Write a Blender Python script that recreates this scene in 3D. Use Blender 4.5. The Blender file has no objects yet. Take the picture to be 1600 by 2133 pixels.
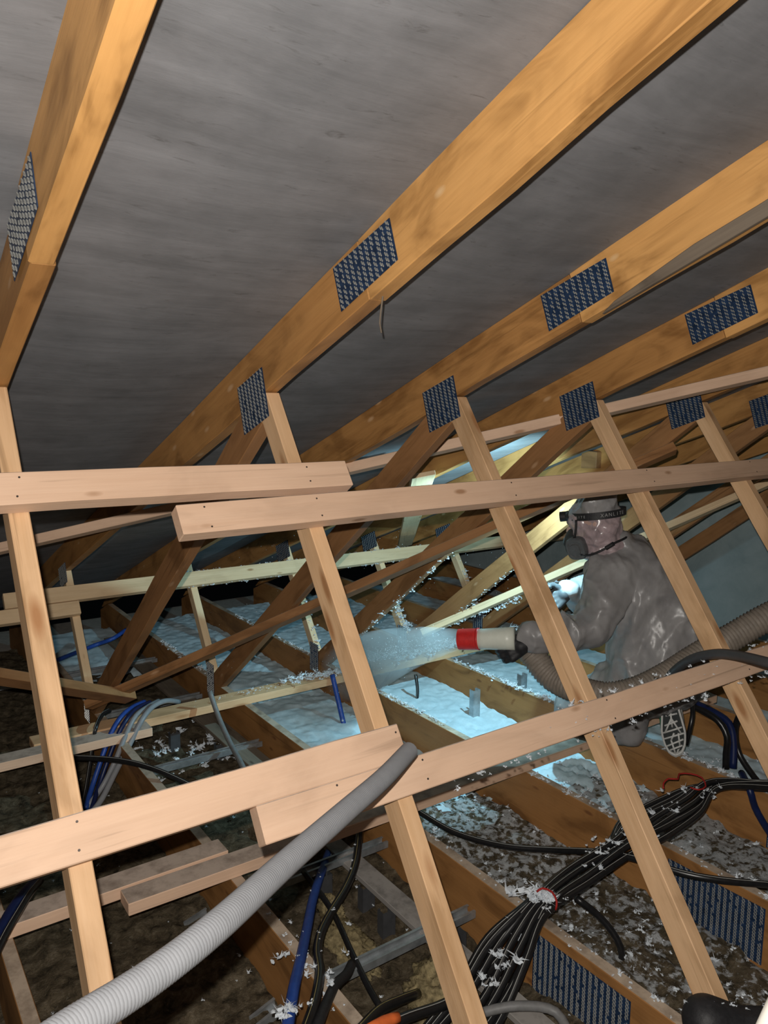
import bpy, bmesh, math, random
import numpy as np
from mathutils import Vector, Matrix

SC = bpy.context.scene
COL = SC.collection
random.seed(7)
RNG = np.random.default_rng(11)

# ------------------------------------------------------------------ camera, world, lights, exposure
ZO = 1.62                                   # eye height over the ceiling boards
CAM_R = Vector((0.81711525, -0.57640702, 0.00881013))
CAM_U = Vector((0.06931009, 0.11340303, 0.99112858))
CAM_F = Vector((0.57229256, 0.80925565, -0.13261416))
cd = bpy.data.cameras.new('camera')
cam = bpy.data.objects.new('camera', cd)
COL.objects.link(cam)
m = Matrix((CAM_R, CAM_U, -CAM_F)).transposed().to_4x4()
m.translation = Vector((0, 0, ZO))
cam.matrix_world = m
cd.sensor_fit = 'HORIZONTAL'
cd.sensor_width = 36.0
cd.lens = 36.0 * 1598.7 / 1600.0
cd.clip_start = 0.01
SC.camera = cam

w = bpy.data.worlds.new('dark_attic')
SC.world = w
w.use_nodes = True
w.node_tree.nodes['Background'].inputs[0].default_value = (0.5, 0.6, 0.7, 1)
w.node_tree.nodes['Background'].inputs[1].default_value = 0.0015

SC.view_settings.view_transform = 'Standard'
SC.view_settings.look = 'None'
SC.view_settings.gamma = 1.0
SC.view_settings.use_curve_mapping = False
SC.view_settings.exposure = 0.0


def lamp(name, kind, loc, power, color, size):
    l = bpy.data.lights.new(name, kind)
    l.energy = power
    l.color = color
    l.shadow_soft_size = size
    o = bpy.data.objects.new(name, l)
    o.location = loc
    COL.objects.link(o)
    return o


# the phone's flash, a few centimetres beside the lens
FLASH = lamp('phone_flash', 'POINT', Vector((0, 0, ZO)) - 0.018 * CAM_R + 0.042 * CAM_U, 66.0, (1.0, 0.95, 0.88), 0.006)
FLASH.data.use_nodes = True
nt = FLASH.data.node_tree
em = [n for n in nt.nodes if n.type == 'EMISSION'][0]
fo = nt.nodes.new('ShaderNodeLightFalloff')
fo.inputs['Strength'].default_value = 0.55
ad_ = nt.nodes.new('ShaderNodeMath'); ad_.operation = 'ADD'
nt.links.new(fo.outputs['Linear'], ad_.inputs[0]); nt.links.new(fo.outputs['Quadratic'], ad_.inputs[1])
nt.links.new(ad_.outputs[0], em.inputs['Strength'])
# the worker's headlamp
HEADLAMP = lamp('headlamp_beam', 'SPOT', (2.356, 2.106, 1.203), 72.0, (0.44, 0.84, 1.0), 0.012)
HEADLAMP.data.spot_size = math.radians(165)
HEADLAMP.data.spot_blend = 0.6
HEADLAMP.rotation_euler = Vector((0.06, 0.86, -0.45)).to_track_quat('-Z', 'Y').to_euler()

# ------------------------------------------------------------------ helpers
def tag(o, label=None, cat=None, group=None, kind=None):
    if label: o['label'] = label
    if cat: o['category'] = cat
    if group: o['group'] = group
    if kind: o['kind'] = kind
    return o


def empty(name, loc=(0, 0, 0)):
    o = bpy.data.objects.new(name, None)
    o.location = loc
    o.empty_display_size = 0.05
    COL.objects.link(o)
    return o


def obj(name, me, mat=None, parent=None, mw=None, smooth=False):
    if mat is not None and not me.materials:
        me.materials.append(mat)
    if smooth:
        me.polygons.foreach_set('use_smooth', [True] * len(me.polygons))
    o = bpy.data.objects.new(name, me)
    COL.objects.link(o)
    if parent is not None:
        o.parent = parent
        base = Matrix.Identity(4)
        p = parent
        while p is not None:
            base = p.matrix_basis @ base
            p = p.parent
        o.matrix_basis = base.inverted() @ (mw if mw is not None else Matrix.Identity(4))
    elif mw is not None:
        o.matrix_basis = mw
    return o


def mesh_from(name, verts, faces):
    me = bpy.data.meshes.new(name)
    me.from_pydata([tuple(map(float, v)) for v in verts], [], faces)
    me.update()
    return me


def bm_mesh(name, bm):
    bmesh.ops.recalc_face_normals(bm, faces=bm.faces)
    me = bpy.data.meshes.new(name)
    bm.to_mesh(me)
    bm.free()
    return me


def prism(name, poly, thick, bevel=0.0018, seg=0.16, wob=0.0012):
    """2D outline (x along the grain) extruded by thick along z, edges slightly uneven and eased."""
    pts = []
    n = len(poly)
    for i in range(n):
        a, b = Vector(poly[i]), Vector(poly[(i + 1) % n])
        L = (b - a).length
        k = max(1, int(L / seg)) if L > 0.3 else 1
        k = min(k, 12)
        nrm = Vector((-(b - a).y, (b - a).x)).normalized()
        for j in range(k):
            p = a.lerp(b, j / k)
            if j: p += nrm * random.uniform(-wob, wob)
            pts.append(p)
    bm = bmesh.new()
    vs = [bm.verts.new((p.x, p.y, 0)) for p in pts]
    f = bm.faces.new(vs)
    r = bmesh.ops.extrude_face_region(bm, geom=[f])
    for v in r['geom']:
        if isinstance(v, bmesh.types.BMVert): v.co.z += thick
    bmesh.ops.recalc_face_normals(bm, faces=bm.faces)
    if bevel:
        es = [e for e in bm.edges if len(e.link_faces) == 2 and e.calc_face_angle(0) > 0.5]
        bmesh.ops.bevel(bm, geom=es, offset=bevel, segments=1, affect='EDGES')
    return bm_mesh(name, bm)


def frame(o, x, y):
    x = Vector(x).normalized()
    y = Vector(y); y = (y - x * y.dot(x)).normalized()
    z = x.cross(y)
    mm = Matrix((x, y, z)).transposed().to_4x4()
    mm.translation = Vector(o)
    return mm


def plank(name, a, b, wdir, width, thick, mat, parent=None, **kw):
    """board whose axis runs a to b; width measured along wdir, centred"""
    a, b = Vector(a), Vector(b)
    L = (b - a).length
    me = prism(name, [(0, -width / 2), (L, -width / 2), (L, width / 2), (0, width / 2)], thick, **kw)
    mm = frame(a, b - a, wdir)
    mm.translation = mm.translation - mm.col[2].to_3d() * thick / 2
    return obj(name, me, mat, parent, mm)


def catmull(pts, step=0.02):
    P = [Vector(p) for p in pts]
    P = [2 * P[0] - P[1]] + P + [2 * P[-1] - P[-2]]
    out = []
    for i in range(1, len(P) - 2):
        L = (P[i + 1] - P[i]).length
        k = max(2, int(L / step))
        for j in range(k):
            t = j / k
            a, b, c, d = P[i - 1], P[i], P[i + 1], P[i + 2]
            out.append(0.5 * ((2 * b) + (c - a) * t + (2 * a - 5 * b + 4 * c - d) * t * t + (3 * b - a - 3 * c + d) * t ** 3))
    out.append(P[-2])
    return out


def resample(pts, step):
    L = [0]
    for a, b in zip(pts, pts[1:]): L.append(L[-1] + (b - a).length)
    n = max(2, int(L[-1] / step))
    A = np.array([tuple(p) for p in pts]); L = np.array(L)
    s = np.linspace(0, L[-1], n + 1)
    return [Vector((np.interp(t, L, A[:, 0]), np.interp(t, L, A[:, 1]), np.interp(t, L, A[:, 2]))) for t in s], s


def tube(name, path, radius, ring=10, cap=True):
    """radius: number or function of (index, arclength)"""
    verts, faces = [], []
    n = len(path)
    up = Vector((0, 0, 1))
    prev = None
    s = 0
    for i, p in enumerate(path):
        t = (path[min(i + 1, n - 1)] - path[max(i - 1, 0)]).normalized()
        if prev is None:
            nn = t.cross(up)
            if nn.length < 0.05: nn = t.cross(Vector((1, 0, 0)))
            nn.normalize()
        else:
            nn = (prev - t * prev.dot(t)).normalized()
        prev = nn
        bb = t.cross(nn)
        if i: s += (p - path[i - 1]).length
        r = radius(i, s) if callable(radius) else radius
        for k in range(ring):
            a = 2 * math.pi * k / ring
            verts.append(p + (nn * math.cos(a) + bb * math.sin(a)) * r)
    for i in range(n - 1):
        for k in range(ring):
            k2 = (k + 1) % ring
            faces.append((i * ring + k, i * ring + k2, (i + 1) * ring + k2, (i + 1) * ring + k))
    if cap:
        faces.append(tuple(range(ring))[::-1])
        faces.append(tuple((n - 1) * ring + k for k in range(ring)))
    return mesh_from(name, verts, faces)


def vnoise(x, y, seed=0):
    """smooth value noise on arrays"""
    xi = np.floor(x).astype(int); yi = np.floor(y).astype(int)
    fx = x - xi; fy = y - yi
    fx = fx * fx * (3 - 2 * fx); fy = fy * fy * (3 - 2 * fy)
    def h(a, b):
        v = np.sin(a * 127.1 + b * 311.7 + seed * 74.7) * 43758.5453
        return v - np.floor(v)
    return (h(xi, yi) * (1 - fx) + h(xi + 1, yi) * fx) * (1 - fy) + (h(xi, yi + 1) * (1 - fx) + h(xi + 1, yi + 1) * fx) * fy


def fbm(x, y, seed=0, oct=4):
    v = 0; a = 0.5
    for o in range(oct):
        v = v + a * vnoise(x * 2 ** o, y * 2 ** o, seed + o * 13)
        a *= 0.5
    return v


def vnoise3(p, seed=0):
    i = np.floor(p).astype(int); f = p - i
    f = f * f * (3 - 2 * f)
    def hsh(d):
        q = i + np.array(d)
        v = np.sin(q[:, 0] * 127.1 + q[:, 1] * 311.7 + q[:, 2] * 74.7 + seed * 19.3) * 43758.5453
        return v - np.floor(v)
    out = 0
    for dx in (0, 1):
        for dy in (0, 1):
            for dz in (0, 1):
                w_ = (f[:, 0] if dx else 1 - f[:, 0]) * (f[:, 1] if dy else 1 - f[:, 1]) * (f[:, 2] if dz else 1 - f[:, 2])
                out = out + w_ * hsh((dx, dy, dz))
    return out


def crumple(me, amps, seed=0):
    """sharp folds pressed into a skin along its normals: amps = [(amplitude, (fx, fy, fz)), ...]"""
    n = len(me.vertices)
    co = np.empty(n * 3); me.vertices.foreach_get('co', co); co = co.reshape(-1, 3)
    nr = np.empty(n * 3); me.vertices.foreach_get('normal', nr); nr = nr.reshape(-1, 3)
    warp = np.stack([vnoise3(co * 5.0, seed + k) for k in (1, 2, 3)], -1) - 0.5
    d = np.zeros(n)
    for k, (amp, fr) in enumerate(amps):
        q = (co + warp * 0.12) * np.array(fr)
        v = vnoise3(q, seed + 10 + k) * 0.7 + vnoise3(q * 2.1, seed + 30 + k) * 0.3
        d += amp * ((1 - np.abs(v - 0.5) * 3.2).clip(0, 1) ** 2.2 - 0.4)
    co = co + nr * d[:, None]
    me.vertices.foreach_set('co', co.ravel())
    me.update()


# ------------------------------------------------------------------ materials
def new_mat(name, rough=0.7, spec=0.3):
    mt = bpy.data.materials.new(name)
    mt.use_nodes = True
    b = mt.node_tree.nodes['Principled BSDF']
    b.inputs['Roughness'].default_value = rough
    b.inputs['Specular IOR Level'].default_value = spec
    return mt, mt.node_tree, b


def ramp(nt, src, stops):
    r = nt.nodes.new('ShaderNodeValToRGB')
    e = r.color_ramp.elements
    while len(e) < len(stops): e.new(0.5)
    for el, (p, c) in zip(e, stops):
        el.position = p
        el.color = (*c, 1) if len(c) == 3 else c
    nt.links.new(src, r.inputs[0])
    return r.outputs[0]


def mix(nt, fac, a, b, mode='MIX'):
    n = nt.nodes.new('ShaderNodeMix')
    n.data_type = 'RGBA'
    n.blend_type = mode
    if isinstance(fac, (int, float)): n.inputs[0].default_value = fac
    else: nt.links.new(fac, n.inputs[0])
    for s, v in ((6, a), (7, b)):
        if isinstance(v, tuple): n.inputs[s].default_value = (*v, 1)
        else: nt.links.new(v, n.inputs[s])
    return n.outputs[2]


def coords(nt, scale, rnd=True):
    tc = nt.nodes.new('ShaderNodeTexCoord')
    src = tc.outputs['Object']
    if rnd:
        oi = nt.nodes.new('ShaderNodeObjectInfo')
        mu = nt.nodes.new('ShaderNodeMath'); mu.operation = 'MULTIPLY'; mu.inputs[1].default_value = 43.0
        nt.links.new(oi.outputs['Random'], mu.inputs[0])
        ad = nt.nodes.new('ShaderNodeVectorMath'); ad.operation = 'ADD'
        nt.links.new(src, ad.inputs[0]); nt.links.new(mu.outputs[0], ad.inputs[1])
        src = ad.outputs[0]
    mp = nt.nodes.new('ShaderNodeVectorMath'); mp.operation = 'MULTIPLY'
    mp.inputs[1].default_value = scale
    nt.links.new(src, mp.inputs[0])
    return mp.outputs[0]


def noise(nt, vec, scale=1.0, detail=5, rough=0.6, dist=0.0):
    n = nt.nodes.new('ShaderNodeTexNoise')
    n.inputs['Scale'].default_value = scale
    n.inputs['Detail'].default_value = detail
    n.inputs['Roughness'].default_value = rough
    n.inputs['Distortion'].default_value = dist
    if vec is not None: nt.links.new(vec, n.inputs['Vector'])
    return n.outputs[0]


def bump(nt, b, h, strength, dist=0.002):
    n = nt.nodes.new('ShaderNodeBump')
    n.inputs['Strength'].default_value = strength
    n.inputs['Distance'].default_value = dist
    nt.links.new(h, n.inputs['Height'])
    nt.links.new(n.outputs[0], b.inputs['Normal'])


def wood(name, light, dark, knot, rough=0.6, contrast=1.0, dust=None, blotch=0.35, ks=(5.5, 15, 15), kr=0.06):
    mt, nt, b = new_mat(name, rough, 0.25)
    v = coords(nt, (1.6, 20, 20))
    g = noise(nt, v, 1.0, 6, 0.6, 0.6)
    lo, hi = 0.5 - 0.22 / contrast, 0.5 + 0.22 / contrast
    c = ramp(nt, g, [(lo, dark), (hi, light)])
    fine = noise(nt, coords(nt, (5, 160, 160)), 1.0, 3, 0.6)
    c = mix(nt, 0.35, c, ramp(nt, fine, [(0.3, dark), (0.7, light)]))
    big = noise(nt, coords(nt, (3.5, 9, 9)), 1.0, 4, 0.55, 0.8)
    c = mix(nt, blotch, c, ramp(nt, big, [(0.36, tuple(x * 0.45 for x in dark)), (0.5, light), (0.66, tuple(min(1, x * 1.25) for x in light))]))
    kv = coords(nt, ks)
    vo = nt.nodes.new('ShaderNodeTexVoronoi')
    vo.inputs['Scale'].default_value = 1.0
    nt.links.new(kv, vo.inputs['Vector'])
    km = ramp(nt, vo.outputs['Distance'], [(kr, (0.9, 0.9, 0.9)), (kr * 2.3, (0, 0, 0))])
    c = mix(nt, km, c, knot)
    cr = noise(nt, coords(nt, (1.1, 34, 34)), 1.0, 4, 0.6, 1.2)
    c = mix(nt, ramp(nt, cr, [(0.62, (0, 0, 0)), (0.72, (0.55, 0.55, 0.55))]), c, tuple(x * 0.5 for x in dark))
    c = mix(nt, ramp(nt, cr, [(0.27, (0.45, 0.45, 0.45)), (0.36, (0, 0, 0))]), c, tuple(min(1, x * 1.25) for x in light))
    if dust is not None:
        ge = nt.nodes.new('ShaderNodeNewGeometry')
        sx = nt.nodes.new('ShaderNodeSeparateXYZ')
        nt.links.new(ge.outputs['Normal'], sx.inputs[0])
        up = ramp(nt, sx.outputs['Z'], [(0.7, (0, 0, 0)), (0.95, (0.85, 0.85, 0.85))])
        dn = noise(nt, coords(nt, (14, 14, 14)), 1.0, 6, 0.65)
        dc = ramp(nt, dn, [(0.32, tuple(x * 0.45 for x in dust)), (0.55, dust)])
        c = mix(nt, up, c, dc)
    nt.links.new(c, b.inputs['Base Color'])
    bump(nt, b, fine, 0.25, 0.0015)
    return mt


def plain(name, col, rough=0.5, metal=0.0, var=0.15, scale=30, bumpy=0.0, spec=0.4):
    mt, nt, b = new_mat(name, rough, spec)
    b.inputs['Metallic'].default_value = metal
    n = noise(nt, coords(nt, (1, 1, 1)), scale, 5, 0.65)
    c = ramp(nt, n, [(0.3, tuple(x * (1 - var) for x in col)), (0.7, tuple(min(1, x * (1 + var)) for x in col))])
    nt.links.new(c, b.inputs['Base Color'])
    if bumpy: bump(nt, b, n, bumpy, 0.004)
    return mt


M = {}
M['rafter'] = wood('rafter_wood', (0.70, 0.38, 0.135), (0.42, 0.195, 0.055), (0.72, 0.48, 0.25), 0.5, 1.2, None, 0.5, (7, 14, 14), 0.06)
M['rafter_dimmed'] = wood('dimmed_rafter_wood', (0.52, 0.265, 0.09), (0.29, 0.125, 0.036), (0.62, 0.38, 0.20), 0.5, 1.1, None, 0.4)  # darker rafter wood for the lower pieces; flash falloff put into the colour
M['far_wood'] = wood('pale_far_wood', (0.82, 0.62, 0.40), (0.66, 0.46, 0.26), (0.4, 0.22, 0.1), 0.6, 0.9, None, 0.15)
M['post'] = wood('post_wood', (0.74, 0.49, 0.29), (0.54, 0.31, 0.145), (0.38, 0.18, 0.075), 0.6, 1.0, blotch=0.32, ks=(4.2, 15, 15), kr=0.10)
M['board'] = wood('board_wood', (0.80, 0.56, 0.40), (0.66, 0.43, 0.29), (0.40, 0.22, 0.12), 0.6, 0.8, (0.52, 0.44, 0.38), 0.15)
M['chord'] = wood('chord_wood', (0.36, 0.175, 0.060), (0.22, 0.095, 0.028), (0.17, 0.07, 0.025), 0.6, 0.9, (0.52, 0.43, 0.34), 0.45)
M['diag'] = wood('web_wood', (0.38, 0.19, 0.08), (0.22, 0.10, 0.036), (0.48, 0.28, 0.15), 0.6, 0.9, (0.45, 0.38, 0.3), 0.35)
M['grey_wood'] = wood('weathered_wood', (0.30, 0.28, 0.26), (0.18, 0.165, 0.15), (0.12, 0.10, 0.08), 0.75, 0.8, (0.32, 0.30, 0.28))
M['bark'] = wood('bark_edge_wood', (0.20, 0.16, 0.12), (0.09, 0.07, 0.055), (0.06, 0.04, 0.03), 0.8, 0.8)
M['plate'] = plain('nail_plate_steel', (0.022, 0.048, 0.11), 0.38, 0.35, 0.5, 60)
M['teeth'] = plain('nail_plate_teeth', (0.33, 0.33, 0.31), 0.4, 0.3, 0.25, 120)
M['steel'] = plain('galvanised_steel', (0.42, 0.45, 0.47), 0.38, 0.7, 0.3, 25)
M['black'] = plain('black_duct', (0.012, 0.012, 0.013), 0.32, 0, 0.3, 60, spec=0.5)
M['stripe'] = plain('white_stripe', (0.38, 0.38, 0.36), 0.5)
M['ystripe'] = plain('yellow_stripe', (0.26, 0.22, 0.09), 0.5)
M['blue'] = plain('blue_duct', (0.02, 0.065, 0.30), 0.42, 0, 0.2, 40)
M['navy'] = plain('navy_duct', (0.008, 0.016, 0.07), 0.4, 0, 0.2, 40)
M['greypipe'] = plain('grey_conduit', (0.25, 0.258, 0.275), 0.45, 0, 0.06, 50)
M['midgrey'] = plain('mid_grey_conduit', (0.17, 0.17, 0.17), 0.5, 0, 0.15, 50)
M['darkgrey'] = plain('dark_grey_hose', (0.055, 0.056, 0.06), 0.5, 0, 0.15, 50)
M['orange'] = plain('orange_conduit', (0.75, 0.16, 0.04), 0.5)
M['red'] = plain('red_twine', (0.35, 0.015, 0.012), 0.7)
M['hose'] = plain('ribbed_hose_plastic', (0.23, 0.195, 0.16), 0.6, 0, 0.2, 40)
M['nozzle_white'] = plain('nozzle_white', (0.72, 0.75, 0.66), 0.35, 0, 0.05)
M['nozzle_red'] = plain('nozzle_red', (0.62, 0.03, 0.03), 0.4, 0, 0.2)
M['rubber'] = plain('black_rubber', (0.018, 0.018, 0.02), 0.55, 0, 0.3, 80, 0.3)
M['mask'] = plain('respirator_rubber', (0.10, 0.104, 0.108), 0.5, 0, 0.2, 60)
M['skin'] = plain('skin', (0.50, 0.33, 0.28), 0.5, 0, 0.1, 30)
M['band_text'] = plain('band_lettering', (0.30, 0.30, 0.30), 0.6)
M['hair'] = plain('dark_hair', (0.03, 0.02, 0.015), 0.6)
M['bay_wool'] = plain('settled_blown_wool', (0.54, 0.67, 0.74), 0.95, 0, 0.10, 30, 0.25, 0.05)
M['white_ins'] = plain('fresh_blown_wool', (0.66, 0.71, 0.76), 0.95, 0, 0.10, 45, 0.25, 0.05)
M['old_ins'] = None
M['yellow_wool'] = plain('old_yellow_wool', (0.23, 0.185, 0.10), 0.95, 0, 0.55, 60, 1.0, 0.05)
M['sole'] = plain('shoe_sole', (0.42, 0.42, 0.40), 0.6, 0, 0.15, 60)
M['tread'] = plain('shoe_tread', (0.60, 0.60, 0.58), 0.6, 0, 0.1, 60)
M['shoe_dark'] = plain('shoe_tread_gaps', (0.03, 0.035, 0.035), 0.7)
M['shoe_green'] = plain('shoe_green', (0.03, 0.18, 0.09), 0.6)
M['shoe_white'] = plain('shoe_upper', (0.60, 0.60, 0.57), 0.7, 0, 0.1, 60)
M['sack'] = plain('white_sack', (0.90, 0.88, 0.80), 0.7, 0, 0.05, 20)
M['nail'] = plain('rusty_nail', (0.10, 0.08, 0.07), 0.5, 0.6)
M['glow'] = plain('lamp_lens', (0.9, 0.95, 1.0), 0.2)
b = M['glow'].node_tree.nodes['Principled BSDF']
b.inputs['Emission Color'].default_value = (0.7, 0.93, 1.0, 1)
b.inputs['Emission Strength'].default_value = 20.0

# old brown loose wool: lumps of dark and mid brown with pale fibres
mt, nt, b = new_mat('old_brown_wool', 0.95, 0.05)
n1 = noise(nt, coords(nt, (1, 1, 1), False), 26, 8, 0.7, 0.6)
n2 = noise(nt, coords(nt, (1, 1, 1), False), 110, 5, 0.7, 1.5)
c = ramp(nt, n1, [(0.34, (0.03, 0.025, 0.017)), (0.52, (0.115, 0.09, 0.058)), (0.68, (0.20, 0.165, 0.115))])
c = mix(nt, ramp(nt, n2, [(0.60, (0, 0, 0)), (0.74, (0.75, 0.75, 0.75))]), c, (0.33, 0.30, 0.24))
nt.links.new(c, b.inputs['Base Color'])
bump(nt, b, n2, 0.8, 0.008)
M['old_ins'] = mt


def mixed_wool(name, cov, slope):
    mt = M['old_ins'].copy(); mt.name = name
    nt = mt.node_tree; b = nt.nodes['Principled BSDF']
    base = b.inputs['Base Color'].links[0].from_socket
    tc = nt.nodes.new('ShaderNodeTexCoord'); sx = nt.nodes.new('ShaderNodeSeparateXYZ')
    nt.links.new(tc.outputs['Object'], sx.inputs[0])
    ma = nt.nodes.new('ShaderNodeMath'); ma.operation = 'MULTIPLY_ADD'
    ma.inputs[1].default_value = slope; ma.inputs[2].default_value = cov - slope * 1.5
    nt.links.new(sx.outputs['Y'], ma.inputs[0])
    n = noise(nt, coords(nt, (1, 1, 1), False), 30, 7, 0.66, 0.15)
    ad = nt.nodes.new('ShaderNodeMath'); ad.operation = 'ADD'
    nt.links.new(n, ad.inputs[0]); nt.links.new(ma.outputs[0], ad.inputs[1])
    f = ramp(nt, ad.outputs[0], [(0.52, (0, 0, 0)), (0.60, (0.9, 0.9, 0.9))])
    n2 = noise(nt, coords(nt, (1, 1, 1), False), 60, 4, 0.6)
    wc = ramp(nt, n2, [(0.3, (0.36, 0.38, 0.39)), (0.7, (0.58, 0.60, 0.62))])
    nt.links.new(mix(nt, f, base, wc), b.inputs['Base Color'])
    return mt


M['mix3'] = mixed_wool('brown_wool_speckled_white', 0.035, 0.06)
M['mix4'] = mixed_wool('brown_wool_half_white', 0.10, 0.07)
M['mix5'] = mixed_wool('brown_wool_mostly_white', 0.14, 0.05)

# grey roofing underlay
mt, nt, b = new_mat('roof_underlay', 0.75, 0.2)
n1 = noise(nt, coords(nt, (2.2, 16, 16), False), 1.0, 7, 0.7, 0.4)
n2 = noise(nt, coords(nt, (14, 70, 70), False), 1.0, 5, 0.7, 0.8)
c = ramp(nt, n1, [(0.3, (0.135, 0.139, 0.147)), (0.7, (0.24, 0.246, 0.262))])
c = mix(nt, ramp(nt, n2, [(0.27, (0.8, 0.8, 0.8)), (0.40, (0, 0, 0))]), c, (0.07, 0.068, 0.066))
n3 = noise(nt, coords(nt, (1, 1, 1), False), 9, 4, 0.6)
c = mix(nt, 0.35, c, ramp(nt, n3, [(0.35, (0.155, 0.154, 0.16)), (0.65, (0.265, 0.26, 0.27))]))
nt.links.new(c, b.inputs['Base Color'])
bump(nt, b, n1, 0.3, 0.004)
M['felt'] = mt

# plastered gable
mt, nt, b = new_mat('gable_plaster', 0.85, 0.15)
n1 = noise(nt, coords(nt, (1, 1, 1), False), 5, 6, 0.65, 0.4)
c = ramp(nt, n1, [(0.3, (0.25, 0.33, 0.35)), (0.7, (0.36, 0.44, 0.46))])
nt.links.new(c, b.inputs['Base Color'])
bump(nt, b, n1, 0.3, 0.01)
M['plaster'] = mt
M['board_ceiling'] = plain('plasterboard', (0.35, 0.33, 0.30), 0.9)

# grey translucent-looking plastic overall
mt, nt, b = new_mat('grey_plastic_film', 0.36, 0.5)
n1 = noise(nt, coords(nt, (1, 1, 1), False), 7, 4, 0.6, 1.2)
c = ramp(nt, n1, [(0.3, (0.22, 0.214, 0.216)), (0.7, (0.33, 0.322, 0.322))])
nt.links.new(c, b.inputs['Base Color'])
nz = nt.nodes.new('ShaderNodeTexNoise')
nz.noise_type = 'RIDGED_MULTIFRACTAL'
nz.inputs['Scale'].default_value = 6.5
nz.inputs['Detail'].default_value = 3
nz.inputs['Distortion'].default_value = 1.0
tcn = nt.nodes.new('ShaderNodeTexCoord')
nt.links.new(tcn.outputs['Object'], nz.inputs['Vector'])
bump(nt, b, nz.outputs[0], 0.8, 0.02)
M['film'] = mt
mt, nt, b = new_mat('hood_film_over_skin', 0.25, 0.5)
n1 = noise(nt, coords(nt, (1, 1, 1), False), 18, 4, 0.6, 1.2)
c = ramp(nt, n1, [(0.35, (0.27, 0.215, 0.225)), (0.65, (0.48, 0.37, 0.385))])
nt.links.new(c, b.inputs['Base Color'])
nz = nt.nodes.new('ShaderNodeTexNoise')
nz.noise_type = 'RIDGED_MULTIFRACTAL'
nz.inputs['Scale'].default_value = 14.0
nz.inputs['Detail'].default_value = 2
tcn = nt.nodes.new('ShaderNodeTexCoord')
nt.links.new(tcn.outputs['Object'], nz.inputs['Vector'])
bump(nt, b, nz.outputs[0], 0.4, 0.006)
M['hood_low'] = mt

# ------------------------------------------------------------------ setting
X0, SP, TH = 0.24, 0.60, 0.036            # first truss plane, spacing, timber thickness
AR = math.radians(20.79)
DR, NR = Vector((math.cos(AR), -math.sin(AR))), Vector((math.sin(AR), math.cos(AR)))   # down the slope, up out of the roof (Y, Z)
AW = math.radians(55.31)
DW, NW = Vector((math.cos(AW), math.sin(AW))), Vector((-math.sin(AW), math.cos(AW)))   # along the posts (upwards), out of their near face
AD = math.radians(37.72)
DD, ND = Vector((math.cos(AD), -math.sin(AD))), Vector((math.sin(AD), math.cos(AD)))
BR, BW, BD_ = 0.6327, -1.3605, 1.1018
JT = 0.259                                 # top of the bottom chords


def on_roof(x, s, h=0.0):                  # point on the underside plane of the rafters, h above it
    p = DR * s + NR * (BR + h)
    return Vector((x, p.x, p.y + ZO))


def on_post(x, s, h=0.0):                  # point on the near face of the posts, h towards the room
    p = DW * s + NW * (BW + h)
    return Vector((x, p.x, p.y + ZO))


fl = prism('floor', [(-1.2, -1.5), (6, -1.5), (6, 6), (-1.2, 6)], 0.02, 0, 50)
tag(obj('floor', fl, M['board_ceiling'], None, Matrix.Translation((0, 0, -0.022))), kind='structure')
# roof underlay, sagging a little between the rafters
xs = np.linspace(X0 - 1.2, X0 + 8 * SP, 9 * 12 + 1)
ss = np.linspace(-1.3, 6.0, 90)
gx, gs = np.meshgrid(xs, ss)
ph = ((gx - X0 - TH / 2) / SP)
sag = 0.012 * np.sin(np.pi * ph) ** 2 + 0.008 * (fbm(gx * 1.7, gs * 2.3, 5) - 0.5) * np.sin(np.pi * ph) ** 2
hh = 0.1275 - sag
Yv = DR.x * gs + NR.x * (BR + hh); Zv = DR.y * gs + NR.y * (BR + hh) + ZO
nv = np.stack([gx, Yv, Zv], -1).reshape(-1, 3)
nx = len(xs)
fc = [(j * nx + i, j * nx + i + 1, (j + 1) * nx + i + 1, (j + 1) * nx + i) for j in range(len(ss) - 1) for i in range(nx - 1)]
ceil = obj('ceiling', mesh_from('ceiling', nv, fc), M['felt'], smooth=True)
tag(ceil, kind='structure')
sd = ceil.modifiers.new('thick', 'SOLIDIFY'); sd.thickness = 0.002; sd.offset = -1
wl = prism('wall_right', [(-1.5, -0.02), (6, -0.02), (6, 3.2), (-1.5, 3.2)], 0.1, 0, 50)
tag(obj('wall_right', wl, M['plaster'], None, Matrix(((0, 0, 1, 4.86), (1, 0, 0, 0), (0, 1, 0, 0), (0, 0, 0, 1)))), kind='structure')

# ------------------------------------------------------------------ nail plates
def bil(q, u, v):
    a, b, c, d = q
    return (a * (1 - u) + b * u) * (1 - v) + (d * (1 - u) + c * u) * v


PLATES = {}


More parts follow.
